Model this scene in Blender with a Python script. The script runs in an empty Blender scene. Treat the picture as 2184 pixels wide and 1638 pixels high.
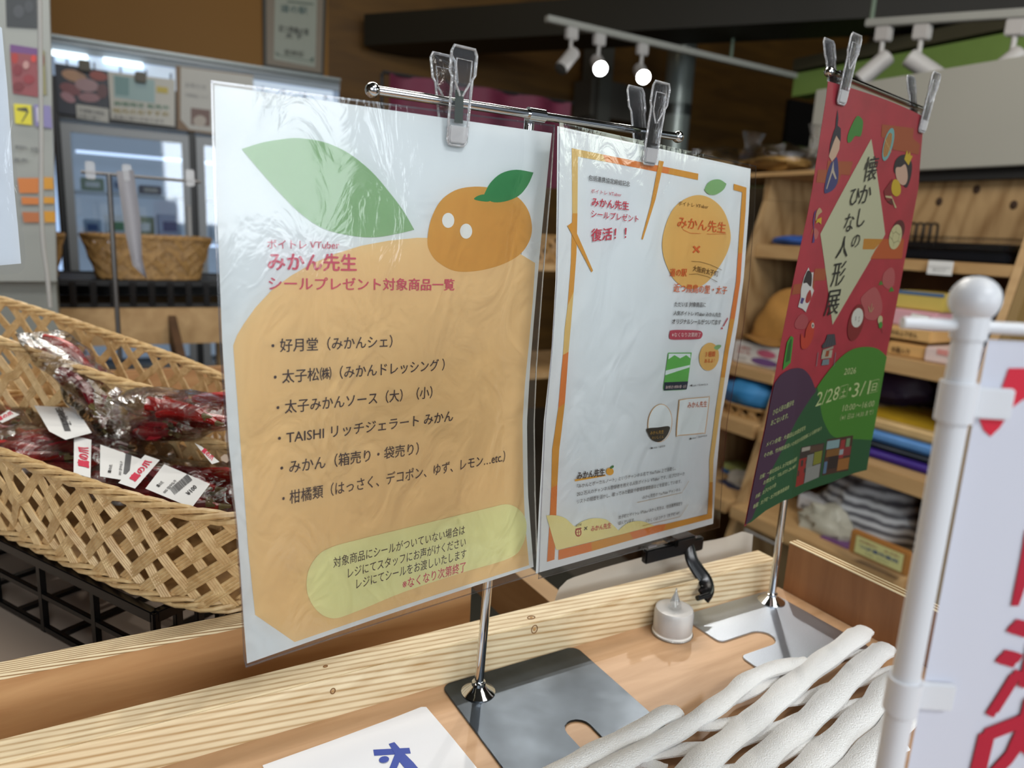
import bpy, bmesh, math, random
from mathutils import Vector, Matrix, noise
from mathutils.geometry import tessellate_polygon
random.seed(7)
C = bpy.context.scene.collection
SC = bpy.context.scene
# ------------------------------------------------------------------ camera (fitted to the photograph)
W, H, F = 2184, 1638, 1534.0
YAW, PITCH, ROLL = math.radians(30.6), math.radians(11.79), math.radians(-3.02)
_f = Vector((math.sin(YAW)*math.cos(PITCH), math.cos(YAW)*math.cos(PITCH), -math.sin(PITCH)))
_r = Vector((math.cos(YAW), -math.sin(YAW), 0))
_d = _f.cross(_r)
_r2 = math.cos(ROLL)*_r + math.sin(ROLL)*_d
_d2 = -math.sin(ROLL)*_r + math.cos(ROLL)*_d
cam_data = bpy.data.cameras.new('camera')
cam_data.sensor_width = 36.0
cam_data.lens = 36.0*F/W
cam_data.clip_start = 0.02
cam_data.dof.use_dof = True
cam_data.dof.focus_distance = 0.46
cam_data.dof.aperture_fstop = 7.5
cam = bpy.data.objects.new('camera', cam_data)
C.objects.link(cam)
cam.matrix_world = Matrix(((_r2.x, -_d2.x, -_f.x, 0), (_r2.y, -_d2.y, -_f.y, 0), (_r2.z, -_d2.z, -_f.z, 0), (0, 0, 0, 1)))
SC.camera = cam
# ------------------------------------------------------------------ world, lights, exposure
SC.view_settings.view_transform = 'Standard'
SC.view_settings.look = 'None'
SC.view_settings.gamma = 1.0
SC.view_settings.use_curve_mapping = False
SC.view_settings.exposure = 0.0
wd = bpy.data.worlds.new('world'); SC.world = wd; wd.use_nodes = True
wd.node_tree.nodes['Background'].inputs[0].default_value = (0.55, 0.62, 0.72, 1)
wd.node_tree.nodes['Background'].inputs[1].default_value = 0.35
def light(kind, loc, target, energy, size=1.0, color=(1, 1, 1), size_y=None, spot=None, blend=.4):
    ld = bpy.data.lights.new(kind.lower(), kind); ld.energy = energy; ld.color = color
    if kind == 'AREA':
        ld.size = size
        if size_y: ld.shape = 'RECTANGLE'; ld.size_y = size_y
    else: ld.shadow_soft_size = size
    if spot: ld.spot_size = math.radians(spot); ld.spot_blend = blend
    o = bpy.data.objects.new('light', ld); C.objects.link(o); o.location = loc
    o.rotation_euler = (Vector(target)-Vector(loc)).to_track_quat('-Z', 'Y').to_euler()
    return o
# shop windows behind the camera, added key and fill area lights, lit track spots
light('AREA', (-1.9, -3.2, 0.55), (0.3, 0.6, -.1), 76, 2.4, (.86, .94, 1.0), 1.6)
light('AREA', (1.7, -3.7, 0.45), (0.4, 0.4, 0), 34, 1.5, (.90, .96, 1.0), 1.1)
light('AREA', (0.3, -1.6, 1.55), (0.3, 0.5, -.2), 30, 1.2, (.95, .98, 1.0), .3)
light('AREA', (0.9, 1.5, 1.6), (0.5, 0.5, -.3), 11, 1.2, (1, .95, .86), .3)
light('SPOT', (1.75, 1.75, 1.25), (0.45, 0.36, -.33), 34, .03, (1, .95, .86), None, 50)
light('SPOT', (1.25, 1.95, 1.25), (0.40, 0.40, -.33), 20, .03, (1, .95, .86), None, 50)
light('AREA', (1.0, -.4, 1.5), (2.2, 1.3, -.3), 15, .8, (1, .93, .82), .8)
light('AREA', (-.1, 1.6, 1.6), (0.05, .75, -.3), 16, .8, (1, .96, .88), .8)
light('AREA', (0.2, 2.6, 1.7), (.6, 4.3, .6), 3, .6, (1, .8, .5), .6)
light('AREA', (3.2, -1.5, .9), (2.0, .8, 0.2), 8, .6, (.9, 1, .85), .6)
# ------------------------------------------------------------------ pixel rays onto real planes
def ray(x, y):
    return _r2*((x-W/2)/F) + _d2*((y-H/2)/F) + _f
def aX(p, x): r = ray(*p); return r*(x/r.x)
def aY(p, y): r = ray(*p); return r*(y/r.y)
def aZ(p, z): r = ray(*p); return r*(z/r.z)
def aPl(p, P0, n): r = ray(*p); return r*(n.dot(P0)/n.dot(r))
def aD(p, d): return ray(*p)*d
# ------------------------------------------------------------------ materials
def hx(h):
    h = h.lstrip('#'); o = []
    for i in (0, 2, 4):
        c = int(h[i:i+2], 16)/255
        o.append(c/12.92 if c <= .04045 else ((c+.055)/1.055)**2.4)
    return (o[0], o[1], o[2], 1)
MC = {}
def nodes(m):
    m.use_nodes = True; return m.node_tree.nodes, m.node_tree.links
def mat(col, rough=.5, metal=0.0, noise_amt=0.06, scale=20., bump=0., emit=0., trans=0., spec=None, sheen=0.):
    key = (col, rough, metal, noise_amt, scale, bump, emit, trans, spec)
    if key in MC: return MC[key]
    m = bpy.data.materials.new('m_'+col.strip('#')); n, l = nodes(m); b = n['Principled BSDF']
    c = hx(col)
    b.inputs['Roughness'].default_value = rough; b.inputs['Metallic'].default_value = metal
    b.inputs['Transmission Weight'].default_value = trans
    if spec is not None: b.inputs['Specular IOR Level'].default_value = spec
    if emit: b.inputs['Emission Color'].default_value = c; b.inputs['Emission Strength'].default_value = emit
    tc = n.new('ShaderNodeTexCoord'); nt = n.new('ShaderNodeTexNoise'); nt.inputs['Scale'].default_value = scale
    nt.inputs['Detail'].default_value = 3
    l.new(tc.outputs['Object'], nt.inputs['Vector'])
    mx = n.new('ShaderNodeMix'); mx.data_type = 'RGBA'
    mx.inputs[6].default_value = tuple(max(0, v*(1-noise_amt)) for v in c[:3])+(1,)
    mx.inputs[7].default_value = tuple(min(1, v*(1+noise_amt)) for v in c[:3])+(1,)
    l.new(nt.outputs['Fac'], mx.inputs[0]); l.new(mx.outputs[2], b.inputs['Base Color'])
    if bump:
        bp = n.new('ShaderNodeBump'); bp.inputs['Strength'].default_value = bump; bp.inputs['Distance'].default_value = .002
        l.new(nt.outputs['Fac'], bp.inputs['Height']); l.new(bp.outputs[0], b.inputs['Normal'])
    MC[key] = m; return m
def wood(key, c1, c2, stretch=(1, 18, 18), scale=6., rings=0., ring_scale=1., rough=.45, ringdir='DIAGONAL', distort=1.5, mix=.55):
    if key in MC: return MC[key]
    m = bpy.data.materials.new('wood_'+key); n, l = nodes(m); b = n['Principled BSDF']
    tc = n.new('ShaderNodeTexCoord'); mp = n.new('ShaderNodeMapping'); mp.inputs['Scale'].default_value = stretch
    l.new(tc.outputs['Object'], mp.inputs['Vector'])
    nt = n.new('ShaderNodeTexNoise'); nt.inputs['Scale'].default_value = scale; nt.inputs['Detail'].default_value = 6
    nt.inputs['Distortion'].default_value = distort*.4
    l.new(mp.outputs[0], nt.inputs['Vector'])
    fac = nt.outputs['Fac']
    if rings:
        wv = n.new('ShaderNodeTexWave'); wv.wave_type = 'BANDS'; wv.bands_direction = ringdir
        wv.inputs['Scale'].default_value = ring_scale; wv.inputs['Distortion'].default_value = distort
        wv.inputs['Detail'].default_value = 1.0; wv.inputs['Detail Scale'].default_value = .6 if ring_scale < 50 else .05
        l.new(mp.outputs[0], wv.inputs['Vector'])
        pw = n.new('ShaderNodeMath'); pw.operation = 'POWER'; pw.inputs[1].default_value = 3
        l.new(wv.outputs['Fac'], pw.inputs[0])
        ad = n.new('ShaderNodeMath'); ad.operation = 'MULTIPLY_ADD'; ad.inputs[1].default_value = rings
        l.new(pw.outputs[0], ad.inputs[0])
        sc = n.new('ShaderNodeMath'); sc.operation = 'MULTIPLY'; sc.inputs[1].default_value = 1-rings*.6
        l.new(fac, sc.inputs[0]); l.new(sc.outputs[0], ad.inputs[2]); fac = ad.outputs[0]
    cr = n.new('ShaderNodeValToRGB'); cr.color_ramp.elements[0].position = .3; cr.color_ramp.elements[0].color = hx(c1)
    cr.color_ramp.elements[1].position = .3+mix; cr.color_ramp.elements[1].color = hx(c2)
    l.new(fac, cr.inputs[0]); l.new(cr.outputs[0], b.inputs['Base Color'])
    b.inputs['Roughness'].default_value = rough
    bp = n.new('ShaderNodeBump'); bp.inputs['Strength'].default_value = .12; bp.inputs['Distance'].default_value = .001
    l.new(fac, bp.inputs['Height']); l.new(bp.outputs[0], b.inputs['Normal'])
    MC[key] = m; return m
def film(key='film', gl=.1, rough=.06, tint=(.97, .97, .98), bscale=60., bstr=.5, bdist=.0006, fmul=1.0, stretch=(1, 1, 1), milk=0.):
    if key in MC: return MC[key]
    m = bpy.data.materials.new('clear_'+key); n, l = nodes(m)
    n.remove(n['Principled BSDF']); out = n['Material Output']
    tr = n.new('ShaderNodeBsdfTransparent'); tr.inputs[0].default_value = tint+(1,)
    g = n.new('ShaderNodeBsdfGlossy'); g.inputs['Roughness'].default_value = rough
    fr = n.new('ShaderNodeFresnel'); fr.inputs['IOR'].default_value = 1.5
    ml = n.new('ShaderNodeMath'); ml.operation = 'MULTIPLY_ADD'; ml.inputs[1].default_value = fmul; ml.inputs[2].default_value = gl
    ml.use_clamp = True
    l.new(fr.outputs[0], ml.inputs[0])
    tc = n.new('ShaderNodeTexCoord'); mp = n.new('ShaderNodeMapping'); mp.inputs['Scale'].default_value = stretch
    l.new(tc.outputs['Object'], mp.inputs['Vector'])
    nt = n.new('ShaderNodeTexNoise'); nt.inputs['Scale'].default_value = bscale; nt.inputs['Detail'].default_value = 5
    nt.inputs['Distortion'].default_value = 1.2
    l.new(mp.outputs[0], nt.inputs['Vector'])
    bp = n.new('ShaderNodeBump'); bp.inputs['Strength'].default_value = bstr; bp.inputs['Distance'].default_value = bdist
    l.new(nt.outputs['Fac'], bp.inputs['Height'])
    l.new(bp.outputs[0], g.inputs['Normal']); l.new(bp.outputs[0], fr.inputs['Normal'])
    mx = n.new('ShaderNodeMixShader'); l.new(ml.outputs[0], mx.inputs[0]); l.new(tr.outputs[0], mx.inputs[1]); l.new(g.outputs[0], mx.inputs[2])
    last = mx
    if milk:
        df = n.new('ShaderNodeBsdfDiffuse'); df.inputs[0].default_value = (.9, .9, .92, 1)
        m2 = n.new('ShaderNodeMixShader'); m2.inputs[0].default_value = milk; l.new(mx.outputs[0], m2.inputs[1]); l.new(df.outputs[0], m2.inputs[2]); last = m2
    l.new(last.outputs[0], out.inputs['Surface'])
    MC[key] = m; return m
M_film = film('film', .02, .10, (.98, .985, .99), 34, .6, .0016, .95, (1, 1, .5))
M_filmedge = film('film_edge', .10, .18, (.55, .53, .57), 60, .2, .0005)
M_bag = film('bag', .025, .06, (.975, .975, .98), 60, .8, .004, .9)
M_acryl = film('acrylic', .03, .06, (.985, .987, .99), 90, .25, .0015, 1.1, (1, 1, 1), .012)
M_acedge = film('acrylic_edge', .22, .12, (.93, .94, .95), 220, .9, .003, 1.3, (1, 1, 1), .22)  # milky white mixed in: bright edge highlights put into the clip rims
M_acryl2 = film('acrylic_pad', .10, .25, (.97, .95, .93), 60, .3, .001, 1.0, (1, 1, 1), .30)
M_glass = film('door_glass', .05, .03, (.85, .9, .95), 2, .1, .001, 1.0)
M_chrome = mat('#d6d8da', .08, 1.0, .02)
M_steel = mat('#474d54', .30, 1.0, .55, 30, .15)  # dark copy of the plate steel, dark streaky reflections put into the colour
M_steel2 = mat('#b8c0cc', .36, 1.0, .16, 1200, .12)  # bright bluish copy of the plate steel, its light reflection put into the colour
M_black = mat('#0b0b0c', .25, 0, .05)
M_blackm = mat('#101012', .55, 0, .05)
M_white = mat('#e9e9ea', .45)
M_pine = wood('pine', '#ead8b4', '#a8824f', (.12, 1, 1), 40, .38, 120, .5, 'DIAGONAL', 9, .62)
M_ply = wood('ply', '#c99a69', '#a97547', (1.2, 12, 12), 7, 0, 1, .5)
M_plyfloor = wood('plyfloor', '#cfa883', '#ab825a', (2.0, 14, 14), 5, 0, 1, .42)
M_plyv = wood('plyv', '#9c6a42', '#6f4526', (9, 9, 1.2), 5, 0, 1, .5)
M_plyedge = wood('plyedge', '#f0dcb4', '#9a7448', (.1, 1, 1), 60, .8, 260, .6, 'DIAGONAL', 3)
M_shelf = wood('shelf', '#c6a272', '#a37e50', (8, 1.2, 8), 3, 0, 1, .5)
M_shelfdark = wood('shelfd', '#5c3e24', '#382414', (8, 8, 1.2), 2, 0, 1, .6)  # dark brown, darkened further so recess shade sits in the colour
M_plyknot = wood('plyknot', '#b6966a', '#8b6a42', (3, 3, 1), 2.2, .3, 3.0, .6, 'DIAGONAL', 9)
M_wick = wood('wicker', '#e2c38f', '#b48954', (40, 40, 40), 3, 0, 1, .42)
M_wickd = wood('wickerd', '#b7905a', '#7c5a33', (40, 40, 40), 2, 0, 1, .45)
# ------------------------------------------------------------------ object helpers
LOC = {}
def tag(o, label=None, cat=None, group=None, kind=None):
    if label: o['label'] = label
    if cat: o['category'] = cat
    if group: o['group'] = group
    if kind: o['kind'] = kind
    return o
def thing(name, label, cat, loc=(0, 0, 0), group=None, kind=None):
    o = bpy.data.objects.new(name, None); C.objects.link(o); o.location = loc; o.empty_display_size = .02
    LOC[o.name] = Vector(loc)
    return tag(o, label, cat, group, kind)
class MB:
    def __init__(s): s.v = []; s.f = []
    def add(s, vs, fs):
        k = len(s.v); s.v += [Vector(v) for v in vs]; s.f += [tuple(i+k for i in f) for f in fs]; return s
    def hexa(s, b, t):
        return s.add(list(b)+list(t), [(3, 2, 1, 0), (4, 5, 6, 7), (0, 1, 5, 4), (1, 2, 6, 5), (2, 3, 7, 6), (3, 0, 4, 7)])
    def box(s, x0, x1, y0, y1, z0, z1):
        return s.hexa([(x0, y0, z0), (x1, y0, z0), (x1, y1, z0), (x0, y1, z0)], [(x0, y0, z1), (x1, y0, z1), (x1, y1, z1), (x0, y1, z1)])
    def obox(s, c, ax, ay, az):
        c = Vector(c); ax = Vector(ax); ay = Vector(ay); az = Vector(az)
        return s.hexa([c-ax-ay-az, c+ax-ay-az, c+ax+ay-az, c-ax+ay-az], [c-ax-ay+az, c+ax-ay+az, c+ax+ay+az, c-ax+ay+az])
    def tube(s, pts, r, n=10, cap=True, flat=None):
        pts = [Vector(p) for p in pts]; m = len(pts); rs = r if isinstance(r, (list, tuple)) else [r]*m
        k = len(s.v); prev = None
        for i, p in enumerate(pts):
            t = (pts[min(i+1, m-1)]-pts[max(i-1, 0)]).normalized()
            a = flat if flat is not None else (Vector((0, 0, 1)) if abs(t.z) < .9 else Vector((1, 0, 0)))
            if prev is not None and flat is None: a = prev
            u = (a-t*a.dot(t)).normalized(); w = t.cross(u); prev = u
            rr = rs[i]; ru, rw = rr if isinstance(rr, (tuple, list)) else (rr, rr)
            for j in range(n):
                an = 2*math.pi*j/n; s.v.append(p+u*math.cos(an)*ru+w*math.sin(an)*rw)
        for i in range(m-1):
            for j in range(n):
                a = k+i*n+j; b = k+i*n+(j+1) % n; s.f.append((a, b, b+n, a+n))
        if cap:
            s.f.append(tuple(k+j for j in range(n))[::-1]); s.f.append(tuple(k+(m-1)*n+j for j in range(n)))
        return s
    def lathe(s, c, prof, n=24, axis=None):
        c = Vector(c); a = Vector(axis or (0, 0, 1)).normalized(); k = len(s.v)
        u = (Vector((1, 0, 0)) if abs(a.x) < .9 else Vector((0, 1, 0))); u = (u-a*a.dot(u)).normalized(); w = a.cross(u)
        for r, z in prof:
            for j in range(n):
                an = 2*math.pi*j/n; s.v.append(c+a*z+(u*math.cos(an)+w*math.sin(an))*r)
        for i in range(len(prof)-1):
            for j in range(n):
                p = k+i*n+j; q = k+i*n+(j+1) % n; s.f.append((p, q, q+n, p+n))
        s.f.append(tuple(k+j for j in range(n))[::-1]); s.f.append(tuple(k+(len(prof)-1)*n+j for j in range(n)))
        return s
    def ball(s, c, r, n=16, sq=(1, 1, 1)):
        c = Vector(c); k = len(s.v); m = n//2
        for i in range(m+1):
            th = math.pi*i/m
            for j in range(n):
                an = 2*math.pi*j/n
                s.v.append(c+Vector((math.sin(th)*math.cos(an)*r*sq[0], math.sin(th)*math.sin(an)*r*sq[1], -math.cos(th)*r*sq[2])))
        for i in range(m):
            for j in range(n):
                p = k+i*n+j; q = k+i*n+(j+1) % n; s.f.append((p, q, q+n, p+n))
        return s
    def prism(s, poly, ax, ay, az, o):
        """poly of (a,b) in axes ax,ay extruded by vector az from origin o"""
        o = Vector(o); n = len(poly); b = [o+ax*p[0]+ay*p[1] for p in poly]; t = [v+az for v in b]
        tris = tessellate_polygon([[Vector((p[0], p[1], 0)) for p in poly]])
        k = len(s.v); s.v += b+t
        for tr in tris:
            s.f.append((k+tr[0], k+tr[1], k+tr[2])); s.f.append((k+n+tr[2], k+n+tr[1], k+n+tr[0]))
        for i in range(n): s.f.append((k+i, k+(i+1) % n, k+n+(i+1) % n, k+n+i))
        return s
    def build(s, name, m, parent=None, smooth=False, bevel=0., label=None, cat=None, group=None, kind=None, sub=0, segs=2):
        lp = LOC.get(parent.name, Vector()) if parent is not None else Vector()
        me = bpy.data.meshes.new(name)
        me.from_pydata([tuple(v-lp) for v in s.v], [], s.f); me.materials.append(m)
        bm = bmesh.new(); bm.from_mesh(me)
        bmesh.ops.remove_doubles(bm, verts=bm.verts, dist=1e-7)
        bmesh.ops.recalc_face_normals(bm, faces=bm.faces)
        if bevel:
            es = [e for e in bm.edges if len(e.link_faces) == 2 and e.calc_face_angle(0) > .6]
            bmesh.ops.bevel(bm, geom=es, offset=bevel, segments=segs, affect='EDGES', clamp_overlap=True)
        bm.to_mesh(me); bm.free()
        if smooth or bevel:
            for p in me.polygons: p.use_smooth = True
            try: me.set_sharp_from_angle(angle=math.radians(40))
            except Exception: pass
        o = bpy.data.objects.new(name, me); C.objects.link(o)
        LOC[o.name] = lp.copy()
        if parent is not None: o.parent = parent
        if sub:
            md = o.modifiers.new('sub', 'SUBSURF'); md.levels = sub; md.render_levels = sub
        return tag(o, label, cat, group, kind)
def part(parent, name, mb, m, **k): return mb.build(name, m, parent, **k)
def struct(name, mb, m, label=None, **k):
    return mb.build(name, m, None, kind='structure', label=label, **k)
def bx(*a): return MB().box(*a)
# ------------------------------------------------------------------ lettering
TG = {}
def text_geo(s, bold=0.):
    key = (s, bold)
    if key in TG: return TG[key]
    cu = bpy.data.curves.new('t', 'FONT'); cu.body = s; cu.size = 1; cu.resolution_u = 2; cu.fill_mode = 'FRONT'
    o = bpy.data.objects.new('t', cu)
    me = o.to_mesh()
    vs = [(v.co.x, v.co.y) for v in me.vertices]; fs = [tuple(p.vertices) for p in me.polygons]
    if bold:
        b0, f0, n0 = vs[:], fs[:], len(vs); vs, fs = [], []
        for k, (dx, dy) in enumerate(((-bold, 0), (bold, 0), (0, bold*.7), (0, -bold*.7))):
            vs += [(x+dx, y+dy) for x, y in b0]; fs += [tuple(i+k*n0 for i in f) for f in f0]
    o.to_mesh_clear(); bpy.data.objects.remove(o); bpy.data.curves.remove(cu)
    if not vs: TG[key] = ([], [], 1, 0); return TG[key]
    x0 = min(v[0] for v in vs); x1 = max(v[0] for v in vs)
    nl = 4 if bold else 1; n1 = len(vs)//nl
    TG[key] = ([(v[0]-x0, v[1], i//n1) for i, v in enumerate(vs)], fs, max(x1-x0, .01), 0)
    return TG[key]
def catmull(pts, k=5, closed=True):
    n = len(pts); out = []
    for i in range(n if closed else n-1):
        p0, p1, p2, p3 = (pts[(i-1) % n], pts[i], pts[(i+1) % n], pts[(i+2) % n]) if closed else (pts[max(i-1, 0)], pts[i], pts[i+1], pts[min(i+2, n-1)])
        for j in range(k):
            t = j/k
            out.append(tuple(.5*((2*p1[q])+(-p0[q]+p2[q])*t+(2*p0[q]-5*p1[q]+4*p2[q]-p3[q])*t*t+(-p0[q]+3*p1[q]-3*p2[q]+p3[q])*t**3) for q in range(len(p1))))
    if not closed: out.append(tuple(pts[-1]))
    return out
def ell(cx, cy, rx, ry, rot=0, n=28):
    c, s = math.cos(math.radians(rot)), math.sin(math.radians(rot))
    return [(cx+rx*math.cos(t)*c-ry*math.sin(t)*s, cy+rx*math.cos(t)*s+ry*math.sin(t)*c) for t in [2*math.pi*i/n for i in range(n)]]
class Sheet:
    """a printed sheet: plane through O with axes ex, up, normal n (towards the viewer) and a gentle bend"""
    def __init__(s, O, ex, up, bend=None):
        s.O = Vector(O); s.ex = Vector(ex).normalized(); s.up = Vector(up); s.up = (s.up-s.ex*s.up.dot(s.ex)).normalized()
        s.n = s.ex.cross(s.up)*1.0
        if s.n.dot(s.O) > 0: s.n = -s.n
        s.bend = bend or (lambda a, b: 0.)
    def ab(s, p):
        r = ray(*p); d = 0.
        for _ in range(8):
            q = r*(s.n.dot(s.O+s.n*d)/s.n.dot(r))-s.O
            a, b = q.dot(s.ex), q.dot(s.up); d = s.bend(a, b)
        return (a, b)
    def pt(s, a, b, off=0.): return s.O+s.ex*a+s.up*b+s.n*(s.bend(a, b)+off)
    def poly(s, mb, pts, off, px=True, step=.008, smooth=0):
        if smooth: pts = catmull(pts, smooth)
        q = [s.ab(p) for p in pts] if px else pts
        bm = bmesh.new(); vs = [bm.verts.new((a, b, 0)) for a, b in q]
        for t in tessellate_polygon([[Vector((a, b, 0)) for a, b in q]]):
            try: bm.faces.new([vs[i] for i in t])
            except Exception: pass
        a0, a1 = min(p[0] for p in q), max(p[0] for p in q); b0, b1 = min(p[1] for p in q), max(p[1] for p in q)
        for ax, lo, hi in ((0, a0, a1), (1, b0, b1)):
            x = math.ceil(lo/step)*step
            while x < hi:
                co = (x, 0, 0) if ax == 0 else (0, x, 0); no = (1, 0, 0) if ax == 0 else (0, 1, 0)
                bmesh.ops.bisect_plane(bm, geom=bm.verts[:]+bm.edges[:]+bm.faces[:], plane_co=co, plane_no=no)
                x += step
        bm.verts.index_update()
        mb.add([s.pt(v.co.x, v.co.y, off) for v in bm.verts], [tuple(v.index for v in f.verts) for f in bm.faces]); bm.free()
        return mb
    def text(s, mb, st, p0, p1, h, off=.0004, bold=0., up=None, squash=1.0):
        vs, fs, w, _ = text_geo(st, bold)
        a0, b0 = s.ab(p0); a1, b1 = s.ab(p1)
        at, bt = s.ab(up if up else (p0[0], p0[1]-h))
        em = 1/.86
        ua, ub = ((at-a0)*em, (bt-b0)*em) if up else (0, math.hypot(at-a0, bt-b0)*em)
        mb.add([s.pt(a0+(a1-a0)*x/w+ua*y, b0+(b1-b0)*x/w+ub*y, off+6e-6*l_) for x, y, l_ in vs], fs)
        return mb
    def stroke(s, mb, pts, w, off=.0003):
        """a thin printed line of width w metres through px points"""
        q = [Vector(s.ab(p)) for p in pts]
        for a, b in zip(q, q[1:]):
            d = (b-a); L = d.length
            if L < 1e-6: continue
            d /= L; nn = Vector((-d.y, d.x))*w/2
            mb.add([s.pt(*(a-nn), off), s.pt(*(b-nn), off), s.pt(*(b+nn), off), s.pt(*(a+nn), off)], [(0, 1, 2, 3)])
        return mb
def rail(p, q, t): return p+(q-p)*t
def poly_at(path, t):
    L = [0]
    for a, b in zip(path, path[1:]): L.append(L[-1]+math.dist(a, b))
    x = t*L[-1]
    for i in range(len(path)-1):
        if x <= L[i+1] or i == len(path)-2:
            k = (x-L[i])/max(1e-9, L[i+1]-L[i]); return tuple(path[i][j]+(path[i+1][j]-path[i][j])*k for j in (0, 1))
def sheet_mesh(S, left, right, off=0., nx=36, ny=48, grow=0., thick=0., bottom=None):
    """px polylines of the left and right edges, top to bottom"""
    Lp = [S.ab(p) for p in left]; Rp = [S.ab(p) for p in right]; mb = MB(); g = []
    Bp = [S.ab(p) for p in bottom] if bottom else None
    for j in range(ny+1):
        t = j/ny; a = poly_at(Lp, t); b = poly_at(Rp, t)
        for i in range(nx+1):
            k = i/nx; dx = dy = 0.
            if Bp:
                q = poly_at(Bp, k); dx = (q[0]-(Lp[-1][0]+(Rp[-1][0]-Lp[-1][0])*k))*t**6; dy = (q[1]-(Lp[-1][1]+(Rp[-1][1]-Lp[-1][1])*k))*t**6
            g.append(S.pt(a[0]+(b[0]-a[0])*k+dx, a[1]+(b[1]-a[1])*k+dy, off))
    f = [(j*(nx+1)+i, j*(nx+1)+i+1, (j+1)*(nx+1)+i+1, (j+1)*(nx+1)+i) for j in range(ny) for i in range(nx)]
    mb.add(g, f)
    if thick:
        n0 = (nx+1)*(ny+1); back = [v-S.n*thick for v in g]
        mb2 = [tuple(i+n0 for i in q)[::-1] for q in f]
        mb.v += back; mb.f += mb2
        ring = [i for i in range(nx+1)]+[j*(nx+1)+nx for j in range(1, ny+1)]+[ny*(nx+1)+i for i in range(nx-1, -1, -1)]+[j*(nx+1) for j in range(ny-1, 0, -1)]
        for a, b in zip(ring, ring[1:]+ring[:1]): mb.f.append((a, b, b+n0, a+n0))
    return mb
# ================================================================== room shell
ZF = -1.25
WY = 4.35
def mat_peg():
    m = bpy.data.materials.new('pegboard'); n, l = nodes(m); b = n['Principled BSDF']
    tc = n.new('ShaderNodeTexCoord')
    vo = n.new('ShaderNodeTexVoronoi'); vo.inputs['Scale'].default_value = 28; vo.inputs['Randomness'].default_value = 0
    l.new(tc.outputs['Object'], vo.inputs['Vector'])
    cr = n.new('ShaderNodeValToRGB'); cr.color_ramp.elements[0].position = .13; cr.color_ramp.elements[0].color = hx('#38210a')
    cr.color_ramp.elements[1].position = .2; cr.color_ramp.elements[1].color = hx('#93651f')
    l.new(vo.outputs['Distance'], cr.inputs[0]); l.new(cr.outputs[0], b.inputs['Base Color']); b.inputs['Roughness'].default_value = .6
    return m
M_peg = mat_peg()
M_ochre = wood('ochre', '#74501a', '#4a300c', (1, 1, 6), 2, 0, 1, .6)
struct('floor', bx(-3, 6, -4, 5, ZF-.05, ZF), mat('#5d564c', .6, 0, .1, 3), label='dark grey-brown shop floor')
wl = bx(-3, aY((700, 60), WY).x, WY, WY+.1, ZF, 2.6)
wb = struct('wall_back', wl, M_peg, label='orange-brown perforated board wall above the freezer')
M_wall2 = M_ochre
o = bx(aY((700, 60), WY).x, 7, WY+.002, WY+.1, ZF, 2.6).build('plain_panel', M_wall2, wb)
struct('wall_left', bx(-3.1, -3, -4, WY, ZF, 2.6), mat('#4a3a26', .7), label='brown left wall of the shop')
struct('wall_right', bx(6, 6.1, -4, WY, ZF, 2.6), mat('#3a3020', .7), label='dark right wall of the shop')
struct('ceiling', bx(-3, 6, -4, WY, 2.6, 2.7), mat('#2a261c', .8), label='dark ceiling')
# pale olive wainscot panels low on the far wall, right of the column
b = MB()
q0 = aY((1468, 262), WY-.05); q1 = aY((1665, 284), WY-.05)
for x0, x1 in ((q0.x, q0.x+(q1.x-q0.x)*.17), (q0.x+(q1.x-q0.x)*.2, q1.x)):
    o = bx(x0, x1, WY-.05, WY-.005, -.3, .58); struct('trim_1' if x0 == q0.x else 'trim_2', o, mat('#6f7440', .6), label='pale olive wall panel beside the steel column')
q = aY((1460, 250), WY-.06)
struct('trim_3', bx(q.x, q1.x+.06, WY-.07, WY-.004, .60, .68), mat('#5c4a14', .6), label='ochre rail above the olive panels')
# dark doorway recess right of the olive panels
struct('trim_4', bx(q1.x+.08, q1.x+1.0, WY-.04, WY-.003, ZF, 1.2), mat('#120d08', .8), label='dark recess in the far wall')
# heavy dark beam crossing the shop
def beam(pl, pr, ptop, z, th, name, label, m):
    A = aZ(pl, z); B = aZ(pr, z); d = (B-A); d.z = 0; d.normalize(); B = B+d*1.2
    nrm = Vector((-d.y, d.x, 0)); nrm = nrm if nrm.dot(A) > 0 else -nrm
    hgt = aPl(ptop, A, nrm).z-z
    b = MB().hexa([A, B, B+nrm*th, A+nrm*th], [v+Vector((0, 0, hgt)) for v in (A, B, B+nrm*th, A+nrm*th)])
    return struct(name, b, m, label=label)
beam((776, 97), (1813, 40), (775, 30), 1.0, .3, 'trim_5', 'deep dark brown ceiling beam crossing the shop', mat('#1d180b', .6, 0, .05))
# light grey horizontal duct and post beside the column
p = aY((1290, 235), 4.1); r_ = aY((1400, 185), 4.1)
struct('trim_6', bx(p.x-.12, r_.x+.25, 4.1, 4.3, r_.z-.25, r_.z-.02), mat('#5a564e', .5), label='grey horizontal duct on the far wall')
p = aY((1272, 90), 4.12)
struct('trim_7', bx(p.x, p.x+.1, 4.05, 4.25, r_.z-.3, 1.5), mat('#5a5a54', .5), label='grey vertical duct on the far wall')
# polished round column
t = thing('round_column', 'polished steel round column behind the track lights', 'column', aY((1440, 500), 3.5))
ca = aY((1448, 180), 3.5); rad = 30/F*ray(1448, 180).dot(_f)*3.5/ray(1448, 180).y
mc = mat('#8e9692', .3, .35, .05)  # bright grey reflection put into the base colour, metal kept low
part(t, 'shaft', MB().tube([(ca.x, 3.5, ZF), (ca.x, 3.5, 2.6)], rad, 32), mc, smooth=True)
part(t, 'collar', MB().tube([(ca.x, 3.5, ca.z-.18), (ca.x, 3.5, ca.z-.12)], rad*1.05, 32), mat('#6a6f6e', .3, .8), smooth=True)
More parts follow.
